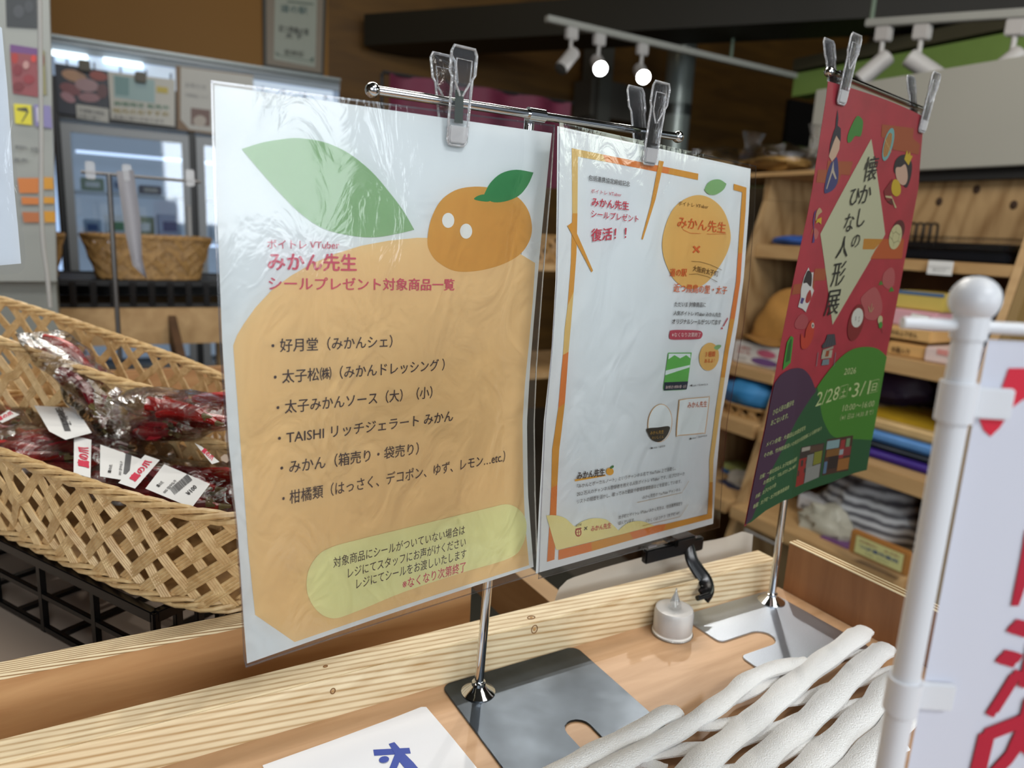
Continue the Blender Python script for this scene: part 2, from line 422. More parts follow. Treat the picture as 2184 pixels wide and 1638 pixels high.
# lime green beam
A0 = aX((1822, 125), 3.3); A1 = aX((2184, 72), 3.3); B0 = aX((1826, 172), 3.3); B1 = aX((2184, 140), 3.3)
zb = (B0.z+B1.z)/2; zt = (A0.z+A1.z)/2
struct('trim_8', bx(3.3, 3.42, B1.y-.8, A0.y+.35, zb, zt), mat('#8fae5a', .45), label='lime green horizontal beam above the white board')
struct('trim_9', bx(3.28, 3.5, B1.y-.8, A0.y+.35, zt+.012, zt+.07), mat('#55503c', .5), label='brown-grey flange along the top of the green beam')
# the bin tables ------------------------------------------------------
ZB = -.33
t = thing('display_table', 'light plywood tray table with a pine batten along its far edge', 'table', (.2, .25, ZF))
part(t, 'tray_floor', bx(-.75, .574, -.15, .43, ZB-.018, ZB), M_plyfloor, label='pale plywood tray bottom')
part(t, 'batten', bx(-.75, .566, .430, .4535, ZB-.018, -.2985), M_pine, bevel=.0012, label='planed pine batten')
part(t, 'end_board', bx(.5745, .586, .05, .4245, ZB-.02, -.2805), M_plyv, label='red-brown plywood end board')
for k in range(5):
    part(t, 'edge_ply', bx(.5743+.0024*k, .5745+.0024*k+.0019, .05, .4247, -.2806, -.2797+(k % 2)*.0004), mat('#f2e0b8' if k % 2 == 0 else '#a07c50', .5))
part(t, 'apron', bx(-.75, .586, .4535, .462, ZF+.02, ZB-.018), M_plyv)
part(t, 'leg', bx(.53, .57, .05, .09, ZF, ZB-.018), M_ply)
part(t, 'leg', bx(.53, .57, .41, .45, ZF, ZB-.018), M_ply)
part(t, 'leg', bx(-.74, -.70, .05, .09, ZF, ZB-.018), M_ply)
part(t, 'leg', bx(-.74, -.70, .41, .45, ZF, ZB-.018), M_ply)
# second bin behind
t = thing('produce_bin', 'plywood produce bin standing behind the batten table', 'bin', (-.1, .9, ZF))
part(t, 'front_board', bx(-.9, .266, .500, .513, -.62, -.2885), M_ply, label='brown plywood front board')
part(t, 'top_edge', bx(-.9, .2665, .4995, .5145, -.2885, -.2845), M_plyedge, label='layered plywood top edge')
part(t, 'bin_floor', bx(-.9, .266, .513, 1.5, -.37, -.36), mat('#a39385', .7, 0, .06, 6), label='grey-brown bin floor')
part(t, 'back_board', bx(-.9, .266, 1.5, 1.513, -.62, -.2885), M_ply)
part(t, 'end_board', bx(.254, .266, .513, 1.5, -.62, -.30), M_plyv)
for x in (-.85, .2):
    for y in (.55, 1.44): part(t, 'leg', bx(x, x+.04, y, y+.04, ZF, -.43), M_ply)
# rails of the table beyond the gap
t = thing('side_table', 'low wooden rail frame seen in the gap behind the poster stand', 'table', (.45, .9, ZF))
q = aZ((1115, 1245), -.37)
part(t, 'side_rail', bx(q.x-.0, q.x+.022, .47, 1.3, -.43, -.365), M_shelf)
part(t, 'shelf_board', bx(q.x-.08, q.x, .56, 1.3, -.60, -.58), mat('#4b473a', .6))
for y in (.5, 1.25): part(t, 'leg', bx(q.x, q.x+.02, y, y+.03, ZF, -.43), M_shelf)
# dark mat on the floor beyond the gap
tag(bx(.3, 1.5, .6, 2.2, ZF, ZF+.01).build('floor_mat', mat('#3c3a30', .8)), 'dark olive floor mat seen in the gap beyond the batten', 'mat')
# ================================================================== posters
def bend1(a, b):
    # right edge curls back a little around the lower middle
    u = max(0., min(1.2, a/.207)); v = max(0., min(1., -b/.303))
    return -.004*u**3*math.sin(math.pi*min(1, v**.85))**1.0 + .0015*math.sin(5*v)*math.sin(math.pi*u)
P1 = Sheet((.0547, .3796, .0612), (.9927, .1202, .0), (.0, .0, 1), bend1)
M_pap = mat('#dfe4e4', .6, 0, .01)
def shade(c, k):
    return '#%02x%02x%02x' % tuple(int(int(c[i:i+2], 16)*k) for i in (1, 3, 5))
def printing(S, parent, items, layer=.00005, shade_mul=1.0):
    """items: (name, colour, kind, data...)"""
    off = .0002; groups = {}
    for it in items:
        nm, col, kd = it[:3]; off += layer if kd in ('poly', 'spl') else 0
        if kd == 'text':
            for t in it[3]:
                mb = MB(); S.text(mb, t[0], t[1], t[2], t[3], off+.00008, t[4] if len(t) > 4 else .0, t[5] if len(t) > 5 else None)
                groups[(nm, col, len(groups))] = (mb, off)
            continue
        key = (nm, col, len(groups)); groups[key] = (MB(), off)
        mb = groups[key][0]
        if kd == 'poly': S.poly(mb, it[3], off)
        elif kd == 'spl': S.poly(mb, it[3], off, smooth=5)
        elif kd == 'line': S.stroke(mb, it[3], it[4], off+.00005)
    for (nm, col, _), (mb, o_) in groups.items():
        if mb.v: part(parent, nm, mb, mat(shade(col, shade_mul), .55, 0, .02, 30))
    return off
# ---- poster 1: product list
t = thing('laminated_poster', 'large laminated orange poster listing product names with a green leaf and two mandarins', 'poster', P1.pt(.1, -.3))
pl = [(457, 181), (459, 300), (464, 477), (474, 733), (488, 950), (506, 1120), (517, 1290), (527, 1415)]
pr = [(1177, 284), (1165, 400), (1146, 600), (1131, 780), (1124, 900), (1126, 1050), (1138, 1209)]
part(t, 'paper', sheet_mesh(P1, pl, pr, 0, thick=.0002), M_pap, smooth=True)
OR1 = '#e8c48a'
body = [(497, 737), (505, 715), (520, 690), (545, 655), (580, 618), (620, 588), (665, 562), (715, 541), (770, 524), (830, 513), (890, 507), (960, 508), (1030, 515), (1090, 530), (1141, 561),
        (1136, 640), (1128, 730), (1119, 820), (1114, 900), (1115, 1000), (1119, 1110), (1128, 1205), (628, 1369), (544, 1311), (530, 1180), (515, 980), (504, 830)]
big_leaf = [(515, 318)]+catmull([(515, 318), (560, 304), (610, 296), (640, 295), (690, 303), (740, 325), (790, 364), (830, 410), (860, 450), (883, 490)], 4, False)[1:]+catmull([(883, 490), (850, 498), (800, 506), (750, 503), (690, 488), (640, 455), (590, 405), (550, 360), (515, 318)], 4, False)[1:-1]
small_or = [(911, 515), (918, 470), (938, 430), (970, 406), (1012, 398), (1060, 403), (1100, 418), (1125, 447), (1134, 485), (1127, 517), (1105, 545), (1065, 566), (1015, 578), (970, 578), (935, 560), (918, 540)]
dleaf = catmull([(1032, 414), (1045, 390), (1068, 370), (1100, 362), (1137, 368)], 4, False)+catmull([(1137, 368), (1125, 395), (1105, 418), (1075, 430), (1047, 430), (1032, 414)], 4, False)[1:-1]
stem = [(1010, 424), (1020, 417), (1034, 415), (1048, 424), (1040, 430), (1020, 428)]
pill = catmull([(707, 1166), (760, 1151), (900, 1117), (1040, 1083), (1082, 1075), (1110, 1090), (1122, 1118), (1114, 1160), (1085, 1190), (980, 1222), (860, 1262), (760, 1303), (710, 1318), (676, 1302), (655, 1265), (656, 1220), (677, 1184)], 5)
items = [('orange_shape', OR1, 'poly', body), ('leaf_print', '#8bb07e', 'poly', big_leaf), ('mandarin_print', '#d39a42', 'spl', small_or),
         ('leaf_print', '#2f8546', 'poly', dleaf), ('leaf_print', '#2f8546', 'spl', stem),
         ('white_dot', '#e6ebe8', 'poly', ell(955, 470, 13, 16)), ('white_dot', '#e6ebe8', 'poly', ell(993, 493, 13, 16)),
         ('pale_pill', '#e6e2a4', 'poly', pill),
         ('lettering', '#cc5468', 'text', [
             ('ボイトレ VTuber', (569, 529), (723, 530), 19, .004), ('みかん先生', (570, 573), (760, 575), 36, .028),
             ('シールプレゼント対象商品一覧', (572, 616), (968, 617), 27, .016), ('※なくなり次第終了', (857, 1255), (992, 1216), 21, .012)]),
         ('lettering', '#46383a', 'text', [
             ('・好月堂（みかんシェ）', (578, 749), (836, 738), 27, .008), ('・太子松㈱（みかんドレッシング ）', (583, 816), (947, 787), 27, .008),
             ('・太子みかんソース（大）（小）', (589, 881), (921, 846), 27, .008), ('・TAISHI リッチジェラート みかん', (592, 946), (965, 896), 26, .008),
             ('・みかん（箱売り・袋売り）', (597, 1010), (892, 966), 27, .008), ('・柑橘類（はっさく、デコポン、ゆず、レモン…etc.）', (601, 1075), (1076, 982), 27, .006),
             ('対象商品にシールがついていない場合は', (710, 1209), (990, 1137), 21, .004), ('レジにてスタッフにお声がけください', (741, 1231), (992, 1163), 21, .004),
             ('レジにてシールをお渡しいたします', (759, 1254), (993, 1188), 21, .004)])]
printing(P1, t, items)
fl = [(447, 172), (450, 300), (455, 477), (466, 733), (481, 950), (500, 1120), (512, 1290), (517, 1400), (522, 1421)]
fr = [(1180, 267), (1172, 400), (1155, 600), (1142, 780), (1137, 900), (1139, 1050), (1144, 1222)]
part(t, 'laminate', sheet_mesh(P1, fl, fr, .0022), M_film, smooth=True, label='clear glossy laminating film')
def rim(S, l, r, w=5, off=.0016):
    """slightly smoky sealed border of the laminate as four narrow strips"""
    mb = MB()
    for side in (l, r):
        q = [S.ab(p) for p in side]; sg = 1 if side is l else -1
        for a, b in zip(q, q[1:]):
            k = .0011*sg
            mb.add([S.pt(a[0], a[1], off), S.pt(a[0]+k, a[1], off), S.pt(b[0]+k, b[1], off), S.pt(b[0], b[1], off)], [(0, 1, 2, 3)])
    for i in (0, -1):
        a = S.ab(l[i]); b = S.ab(r[i]); k = -.0011 if i == 0 else .0011; n = 12
        for j in range(n):
            u, v = j/n, (j+1)/n
            A = (a[0]+(b[0]-a[0])*u, a[1]+(b[1]-a[1])*u); B = (a[0]+(b[0]-a[0])*v, a[1]+(b[1]-a[1])*v)
            mb.add([S.pt(A[0], A[1], off), S.pt(B[0], B[1], off), S.pt(B[0], B[1]+k, off), S.pt(A[0], A[1]+k, off)], [(0, 1, 2, 3)])
    return mb
part(t, 'sealed_border', rim(P1, fl, fr), M_filmedge)
# ---- poster 2: announcement
def bend2(a, b):
    v = max(0., min(1., -b/.30)); return .004*math.sin(math.pi*v)*(1-.5*a/.2)
P2 = Sheet((.2509, .3858, .0661), (.9883, .1524, 0), (0, 0, 1), bend2)
t = thing('laminated_poster', 'laminated white poster with an orange striped frame hung right of the big orange list', 'poster', P2.pt(.1, -.3))
pl = [(1189, 269), (1188, 400), (1185, 600), (1176, 750), (1160, 900), (1150, 1080), (1143, 1223)]
pr = [(1601, 360), (1597, 450), (1586, 594), (1572, 700), (1555, 800), (1537, 900), (1527, 1020), (1521, 1117)]
part(t, 'paper', sheet_mesh(P2, pl, pr, 0, thick=.0002), M_pap, smooth=True)
G1, G2, G3 = '#d9b46a', '#d97a34', '#d29234'
it = []
def bar(col, *pts): it.append(('frame_print', col, 'poly', list(pts)))
bar(G1, (1219, 316), (1285, 329.5), (1291, 345), (1232, 334), (1231, 455), (1220, 455))
bar(G2, (1285, 329.5), (1428, 358), (1425, 371), (1291, 345)); bar(G3, (1428, 358), (1489, 370.5), (1488, 384), (1425, 371))
bar(G3, (1220, 455), (1231, 455), (1229, 540), (1223, 622), (1210, 652), (1217, 560)); bar(G1, (1210, 652), (1223, 622), (1212, 750), (1200, 757), (1204, 700))
bar(G2, (1200, 757), (1212, 750), (1204, 860), (1190, 870), (1196, 800)); bar(G3, (1190, 870), (1204, 860), (1192, 960), (1188, 1033), (1175, 1041), (1177, 960))
bar(G2, (1175, 1041), (1188, 1033), (1185, 1120), (1182, 1193), (1166, 1198), (1171, 1120))
bar(G2, (1191, 1173), (1260, 1156), (1262, 1175), (1190, 1194)); bar(G3, (1260, 1156), (1342, 1135), (1350, 1150), (1262, 1175))
bar(G2, (1342, 1135), (1400, 1120), (1420, 1117), (1414, 1132), (1350, 1150)); bar(G3, (1420, 1117), (1508, 1096), (1512, 1028), (1519.5, 1028), (1518, 1105), (1414, 1132))
bar(G1, (1512, 1028), (1519.5, 1028), (1521, 980), (1536, 870), (1545, 805), (1536, 805), (1526, 870), (1512, 980))
bar(G3, (1536, 805), (1545, 805), (1553, 750), (1566, 680), (1556, 680), (1544, 750)); bar(G2, (1556, 680), (1566, 680), (1578, 600), (1582, 540), (1573, 540), (1569, 600))
bar(G3, (1573, 540), (1582, 540), (1589, 450), (1591, 400), (1564, 392), (1563.5, 405), (1582, 410), (1579, 450))
bar(G3, (1404.6, 342.4), (1414.7, 344.5), (1397, 425), (1370, 511), (1367, 509.6), (1387.5, 433)); bar(G3, (1209, 481.5), (1219, 474.4), (1263.6, 577), (1260.6, 581))
it += [('yellow_hill', '#e8dc96', 'poly', [(1164, 1099), (1175, 1098)]+catmull([(1188, 1099), (1205, 1105), (1221, 1120)], 4, False)+catmull([(1226, 1122), (1240, 1112), (1262, 1105), (1290, 1107), (1305, 1118), (1318, 1131)], 3, False)+catmull([(1322, 1127), (1340, 1114), (1368, 1111), (1395, 1121)], 3, False)+[(1340, 1135), (1260, 1155), (1191, 1172), (1185, 1172)])]
it += [('orange_disc', '#deb163', 'spl', [(1492, 416), (1522, 428), (1545, 455), (1557, 500), (1551, 535), (1532, 570), (1505, 603), (1473, 616), (1440, 600), (1420, 565), (1411, 526), (1417, 485), (1435, 445), (1462, 423)]),
       ('leaf_print', '#82ad70', 'poly', catmull([(1501, 405), (1507, 392), (1518, 384), (1534, 383), (1548, 392)], 4, False)+catmull([(1548, 392), (1543, 403), (1532, 412), (1520, 416), (1508, 413), (1501, 405)], 4, False)[1:-1]),
       ('red_pill', '#b84454', 'spl', [(1432, 704), (1465, 703.5), (1490, 705), (1497, 711), (1495, 719), (1488, 723), (1460, 724), (1432, 724), (1426, 719), (1427, 709)]),
       ('orange_disc', '#deb163', 'poly', ell(1511, 760.5, 21, 30, 8)),
       ('leaf_print', '#82ad70', 'spl', [(1521, 741), (1528, 736), (1536.5, 736), (1534, 742), (1527, 746)]),
       ('sticker_print', '#62b050', 'poly', [(1424, 752), (1474, 751.5), (1473, 758), (1464, 826), (1461, 831), (1415, 833), (1413, 828), (1423, 757)]),
       ('sticker_print', '#dfe8e6', 'poly', [(1425, 754), (1471, 754), (1471, 764), (1462, 757), (1449, 764), (1437, 757), (1424, 766)]),
       ('sticker_print', '#dfe8e6', 'poly', [(1418, 790), (1470, 778), (1469, 783), (1417, 800)]),
       ('sticker_print', '#1b2638', 'poly', [(1415, 815), (1466, 813), (1463, 830), (1414, 832.5)]),
       ('sticker_print', '#d9a45c', 'poly', ell(1406, 902, 26, 41, 6)), ('sticker_print', '#e6ecea', 'poly', ell(1406, 902, 24.8, 39.8, 6)),
       ('sticker_print', '#3a342a', 'spl', [(1378, 914), (1402, 911), (1426, 909), (1423, 925), (1411, 939), (1398, 942), (1387, 936), (1381, 926)]),
       ('sticker_print', '#d9a45c', 'spl', [(1449, 852), (1480, 848), (1508, 846), (1511.5, 850), (1503, 920), (1497, 924), (1448, 928.5), (1440.5, 926), (1446, 860)]),
       ('sticker_print', '#e6ecea', 'spl', [(1450, 853.3), (1480, 849.3), (1507, 847.3), (1510, 850.5), (1501.6, 919.3), (1496.4, 922.6), (1448.6, 927), (1442, 925), (1447.4, 861)]),
       ('orange_line', '#e0a030', 'poly', [(1224, 1022), (1289, 1011), (1290.5, 1014.5), (1225, 1026)]),
       ('mandarin_print', '#e0a030', 'poly', ell(1299, 1005, 8, 8)), ('leaf_print', '#3f7a3a', 'spl', [(1299, 999), (1302, 994), (1307, 992), (1306, 997)]),
       ('emblem_print', '#a83a34', 'poly', ell(1231.6, 1134.5, 6.6, 9)), ('emblem_print', '#e8dc96', 'poly', ell(1231.6, 1134.5, 4.4, 6.6)),
       ('emblem_print', '#a83a34', 'poly', [(1226, 1127), (1238, 1124), (1238, 1127), (1226, 1130)]), ('emblem_print', '#a83a34', 'poly', [(1230.8, 1128), (1232.4, 1128), (1232.4, 1142), (1230.8, 1142)]),
       ('emblem_print', '#a83a34', 'poly', [(1227, 1134.5), (1236, 1132.5), (1236, 1134), (1227, 1136)]),
       ('exclamation_print', '#c03848', 'poly', [(1549.6, 677), (1551, 679), (1541.5, 696), (1539.5, 696)]), ('exclamation_print', '#c03848', 'poly', ell(1537.5, 700, 1.8, 2.2)),
       ('guide_line', '#b9924e', 'line', [(1357, 1071), (1452, 1050), (1467, 1025)], .0003), ('guide_line', '#b9924e', 'line', [(1367, 1121), (1448.6, 1101), (1466, 1074.5)], .0003),
       ('banner_line', '#6a4a22', 'line', [(1472, 557), (1490, 558), (1512, 564), (1537.6, 576)], .0003), ('banner_line', '#6a4a22', 'line', [(1467, 585), (1485, 584), (1507, 590), (1527.5, 601)], .0003),
       ('banner_line', '#d0692e', 'line', [(1451, 480), (1455, 490), (1470, 497), (1492, 498)], .0003), ('banner_line', '#d0692e', 'line', [(1505, 499), (1546, 499)], .0003),
       ('lettering', '#3c3430', 'text', [('包括連携協定締結記念', (1253, 383.5), (1340.6, 397.5), 11, .006), ('みかん先生', (1228, 1021), (1287.4, 1012), 15, .03),
            ('ただいま 対象商品に', (1436, 653), (1502.5, 654), 10, .01), ('人気ボイトレ VTuber みかん先生', (1434, 671), (1535.4, 675), 9, .012), ('オリジナルシールがついてます', (1431, 690), (1535, 691.5), 11, .016),
            ('「みかんとボーカルノート」というチャンネル名で YouTube 上で活動し、', (1228, 1040.5), (1439, 1001), 8.5), ('20.2 万人のチャンネル登録者を抱える人気ボイトレ VTuber です。元プロボーカ', (1228, 1057), (1457, 1012.5), 8.5),
            ('リストの経歴を活かし、歌ってみた動画や歌唱指導動画などを配信しています。', (1228, 1073), (1451, 1028.5), 8.5), ('みかん先生の YouTube チャンネル', (1368, 1063.5), (1448.6, 1046), 7),
            ('太子町とボイトレ VTuber みかん先生は、包括連携協定を', (1316.7, 1106), (1453, 1075.5), 7.5), ('結んでいます。', (1316.7, 1118.4), (1351.5, 1111), 7.5), ('くわしくはコチラ（太子町 HP）', (1374.4, 1113.5), (1447, 1096), 7),
            ('太子町', (1225.5, 1122.5), (1238.5, 1119.5), 5), ('×', (1243, 1133), (1250, 1131.5), 15), ('◀size / 5㎝×5㎝', (1469, 824), (1507, 821), 5), ('▲size / 3㎝×4㎝', (1468, 937), (1505, 930), 5), ('▲size / φ2㎝', (1385, 957), (1416, 952), 5)]),
       ('lettering', '#c4384a', 'text', [('ボイトレ VTuber', (1258, 411), (1322.6, 419.4), 9), ('みかん先生', (1259, 438), (1338.7, 447), 18, .024), ('シールプレゼント', (1258, 462), (1359, 473.4), 15, .014), ('復活！！', (1257.6, 512.5), (1333, 507), 25, .02),
            ('みかん先生', (1258, 1132), (1301, 1124), 11, .01)]),
       ('lettering', '#cf622c', 'text', [('みかん先生', (1442, 483), (1545, 496), 23, .012), ('×', (1474, 544), (1490, 544), 30, .02), ('道の駅', (1426, 588), (1462, 588), 16, .02), ('近つ飛鳥の里・太子', (1434, 621), (1548, 626), 17, .018),
            ('3 種類', (1502, 760), (1523, 759.5), 11, .01), ('あるよ！', (1500, 773), (1521, 772), 8, .01), ('みかん先生', (1464, 869), (1505, 866), 12, .01)]),
       ('lettering', '#6a4c20', 'text', [('ボイトレ VTuber', (1444, 437), (1508, 445), 9), ('大阪府太子町', (1475, 577), (1529, 589), 12, .01)]),
       ('lettering', '#f2d3cc', 'text', [('※なくなり次第終了', (1430, 717.5), (1491.5, 717.3), 9, .006), ('道の駅 近つ飛鳥の里・太子', (1417, 828), (1461, 826), 6)]),
       ('lettering', '#c89a40', 'text', [('みかん先生', (1384, 926), (1413, 923), 7), ('たいしくん', (1388, 936), (1413, 933), 6)])]
printing(P2, t, it, .00002)
fl = [(1183, 262), (1181, 400), (1177, 600), (1167, 750), (1153, 900), (1145, 1080), (1140, 1231)]
fr = [(1604, 354), (1601, 450), (1590, 594), (1577, 700), (1560, 800), (1543, 900), (1533, 1020), (1527, 1122)]
part(t, 'laminate', sheet_mesh(P2, fl, fr, .0042), M_film, smooth=True, label='clear glossy laminating film')
part(t, 'sealed_border', rim(P2, fl, fr, off=.0038), M_filmedge)
# ---- poster 3: doll exhibition
def bend3(a, b):
    v = max(0., min(1., -b/.36)); u = max(0., min(1., a/.19))
    return .006*math.sin(math.pi*u)*(1-v)+.02*(1-u)**2*v*v
ang3 = math.radians(8.5)
P3 = Sheet((.513, .404, .131), (math.cos(ang3), math.sin(ang3), 0), (0, 0, 1), bend3)
t = thing('exhibition_poster', 'red and green doll exhibition poster with a cream diamond hanging at an angle', 'poster', P3.pt(.05, -.36))
pl = [(1766, 173), (1762, 209), (1749, 292), (1733, 400), (1721, 464), (1701, 556), (1673, 693), (1650, 816), (1630, 917), (1609, 1014), (1587.5, 1123)]
pr = [(1974, 251), (1968, 282), (1959, 400), (1935, 528), (1910, 661), (1890, 761), (1869, 880), (1857, 940), (1848, 1003)]
part(t, 'paper', sheet_mesh(P3, pl, pr, 0, thick=.0002, bottom=[(1587.5, 1123), (1600, 1113), (1632, 1088), (1670, 1067), (1716, 1047), (1771, 1028.5), (1816, 1010), (1848, 1003)]), mat('#7c202a', .5, 0, .25, 45), smooth=True)  # red darkened too, the hanging sheet's shade is in the paper colour
def E(x, y): return (1640+x/6.067, 160+y/6.067)
def Fz(x, y): return (1600+x/5.46, 400+y/5.46)
def G(x, y): return (1580+x/5.46, 660+y/5.46)
def Hh(x, y): return (1560+x/5.46, 840+y/5.46)
def sp(f, *p): return [f(*q) for q in p]
it = []
def pg(nm, col, pts, k='poly'): it.append((nm, col, k, pts))
RO = '#b05428'
pg('orange_brush', RO, sp(E, (760, 1110), (1085, 1120), (1040, 1300), (930, 1285), (900, 1410), (610, 1390), (630, 1225), (745, 1225)))
pg('orange_brush', RO, sp(E, (1460, 640), (1870, 690), (1860, 820), (1955, 900), (1930, 1030), (1600, 965), (1590, 850), (1450, 800)))
pg('orange_brush', RO, sp(Fz, (750, 945), (890, 940), (870, 1080), (745, 1085), (735, 1210), (480, 1250), (505, 1130), (730, 1100)))
pg('cream_diamond', '#cfcda8', [(1857.6, 296), (1887.5, 500), (1775, 693), (1749, 499)])
pg('orange_brush', '#cf8a28', sp(Fz, (1320, 595), (1600, 600), (1500, 660), (1440, 720), (1305, 720)), 'poly')
pg('orange_brush', '#c85a20', sp(Fz, (1545, 600), (1790, 600), (1765, 830), (1395, 830), (1460, 715)))
pg('peach_print', '#c25a5c', sp(Fz, (1640, 930), (1680, 1000), (1670, 1130), (1600, 1180), (1540, 1120), (1550, 1000)), 'spl')
pg('peach_print', '#c25a5c', sp(Fz, (1440, 1160), (1520, 1280), (1530, 1440), (1450, 1540), (1340, 1520), (1310, 1400), (1290, 1280)), 'spl')
pg('peach_print', '#b84a50', sp(Fz, (600, 1470), (670, 1530), (640, 1638), (530, 1638), (520, 1560)), 'spl')
pg('leaf_print', '#4a8a2a', sp(Fz, (1520, 1080), (1545, 1130), (1490, 1135))); pg('leaf_print', '#4a8a2a', sp(Fz, (1640, 1150), (1675, 1205), (1610, 1215)))
# emperor doll
pg('doll_hair', '#2a2430', sp(E, (885, 445), (895, 560), (885, 655), (925, 690), (925, 800), (920, 870), (870, 780), (830, 870), (800, 960), (775, 1020), (790, 890), (830, 740), (855, 680), (865, 560)), 'poly')
pg('doll_face', '#dcb89a', sp(E, (868, 785), (915, 860), (905, 960), (860, 1060), (810, 1120), (770, 1050), (800, 960), (835, 860)))
pg('doll_robe', '#3c3c74', sp(E, (875, 1065), (895, 1230), (885, 1380), (830, 1480), (740, 1530), (710, 1500), (740, 1300), (790, 1150), (830, 1110)), 'spl')
pg('doll_trim', '#c9b8a0', sp(E, (830, 1110), (835, 1230), (870, 1340), (855, 1350), (815, 1260), (745, 1480), (735, 1470), (800, 1250)))
pg('pine_print', '#3f8a2e', sp(E, (1140, 530), (1205, 580), (1210, 660), (1180, 790), (1110, 790), (1060, 860), (1015, 870), (1015, 780), (1070, 640)), 'spl')
pg('ball_print', '#79b6b4', [(p[0], p[1]) for p in ell(1893.5, 308, 10, 36, 14)]); pg('ball_print', '#b4702a', ell(1892, 309, 7, 27, 14))
for k in (-4, 0, 4): it.append(('ball_stripe', '#d9b870', 'line', [(1893+k+5, 285), (1887+k, 333)], .0007))
it.append(('ball_stripe', '#d9b870', 'line', [(1886, 296), (1900, 325)], .0008))
pg('doll_hair', '#221c22', sp(E, (1740, 1030), (1800, 1060), (1845, 1150), (1835, 1300), (1790, 1440), (1745, 1440), (1650, 1300), (1612, 1240), (1625, 1130), (1670, 1060)), 'spl')
pg('doll_face', '#dcb49a', sp(E, (1760, 1160), (1790, 1300), (1770, 1400), (1720, 1425), (1660, 1370), (1635, 1290), (1640, 1200), (1700, 1190)), 'spl')
pg('crown_print', '#dcb81e', sp(E, (1745, 1090), (1780, 970), (1795, 1030), (1820, 985), (1825, 1045), (1855, 1045), (1800, 1170)))
pg('doll_sleeve', '#8a1c20', sp(E, (1590, 1340), (1480, 1500), (1500, 1600), (1540, 1638), (1600, 1500)))
pg('doll_body', '#d9b51c', sp(E, (1610, 1355), (1670, 1370), (1700, 1460), (1690, 1540), (1640, 1570), (1590, 1530), (1580, 1440)), 'spl')
pg('doll_trim', '#cfc08a', sp(Fz, (1565, 95), (1640, 100), (1700, 235), (1680, 240), (1645, 130), (1575, 115))); pg('doll_sleeve', '#5c1a14', sp(Fz, (1585, 165), (1650, 130), (1655, 205)))
pg('shell_print', '#5c1418', ell(*Fz(1720, 500), 13, 23, 14)); pg('shell_print', '#d6cf98', ell(*Fz(1685, 575), 13, 27, 12))
it.append(('shell_line', '#6a6432', 'line', [Fz(*p) for p in [(1690, 515), (1730, 550), (1715, 620), (1665, 645), (1645, 600), (1660, 535), (1690, 515)]], .0005))
for a, b in (((1690, 515), (1695, 460)), ((1730, 550), (1750, 530)), ((1715, 620), (1735, 640)), ((1665, 645), (1660, 690)), ((1645, 600), (1615, 570)), ((1660, 535), (1635, 500))):
    it.append(('shell_line', '#6a6432', 'line', [Fz(*a), Fz(*b)], .0004))
pg('ribbon_print', '#5a3a80', sp(Fz, (765, 255), (745, 330), (735, 450), (750, 520), (740, 640), (715, 645), (735, 520), (725, 400), (740, 290))); pg('ribbon_print', '#c8a878', sp(Fz, (800, 235), (830, 280), (790, 320), (755, 390), (765, 290)), 'spl')
pg('ribbon_print', '#dcb81e', sp(Fz, (825, 345), (820, 430), (790, 400), (755, 420), (775, 370))); pg('ribbon_print', '#c86a60', sp(Fz, (745, 470), (790, 520), (770, 590), (745, 600), (735, 520)), 'spl'); pg('ribbon_print', '#d88a30', sp(Fz, (735, 470), (695, 570), (690, 600), (715, 500)))
pg('dog_print', '#e8e6e0', sp(Fz, (672, 930), (690, 990), (730, 985), (715, 1160), (735, 1200), (700, 1290), (640, 1450), (600, 1410), (550, 1390), (580, 1280), (585, 1180), (620, 1040)), 'poly')
pg('dog_print', '#2c2020', sp(Fz, (670, 965), (710, 1010), (700, 1150), (650, 1110), (610, 1110), (640, 1010)), 'spl')
pg('dog_print', '#b03028', sp(Fz, (690, 1190), (705, 1270), (670, 1340), (635, 1330), (650, 1250)), 'spl'); pg('dog_print', '#4a3a80', sp(Fz, (590, 1280), (625, 1290), (600, 1355), (572, 1345)))
pg('daruma_print', '#8c1c1c', ell(*Fz(1225, 1570), 16, 40, 14)); pg('daruma_print', '#e6e4d6', ell(*Fz(1240, 1515), 12, 21, 12))
for q in ((1225, 1500), (1265, 1500), (1225, 1525), (1262, 1540)): it.append(('daruma_face', '#1c1c1c', 'line', [Fz(*q), Fz(q[0]-10, q[1]+24)], .0007))
for q in ((1235, 1400), (1385, 1395)): pass
for q in (((1370, 1385), (1385, 1450)), ((1410, 1350), (1395, 1440)), ((1430, 1395), (1400, 1450))): it.append(('bud_print', '#d9c48a', 'line', [Fz(*q[0]), Fz(*q[1])], .0009))
pg('dango_print', '#d9cf98', ell(*G(1615, 120), 5, 9, 8)); pg('dango_print', '#4a9a3a', ell(*G(1620, 180), 4, 7, 8)); it.append(('dango_print', '#5a2020', 'line', [G(1630, 215), G(1640, 275)], .0007))
pg('carp_print', '#cf3a20', sp(G, (835, 125), (850, 200), (830, 330), (770, 440), (700, 450), (690, 330), (700, 280), (735, 330), (750, 240), (790, 150)), 'spl')
pg('carp_print', '#e6d6c8', ell(*G(830, 185), 3, 6)); pg('carp_print', '#202020', ell(*G(830, 188), 1.4, 3))
pg('tag_print', '#3f9a2c', sp(G, (575, 305), (605, 330), (570, 620), (480, 705), (490, 620), (530, 380))); pg('tag_print', '#246018', sp(G, (572, 340), (585, 350), (560, 590), (510, 620), (540, 420)))
pg('house_print', '#3c3a40', sp(G, (1000, 290), (1085, 285), (1100, 410), (945, 455), (935, 420), (975, 370))); pg('house_print', '#a8a08a', sp(G, (945, 470), (1070, 425), (1065, 455), (945, 495)))
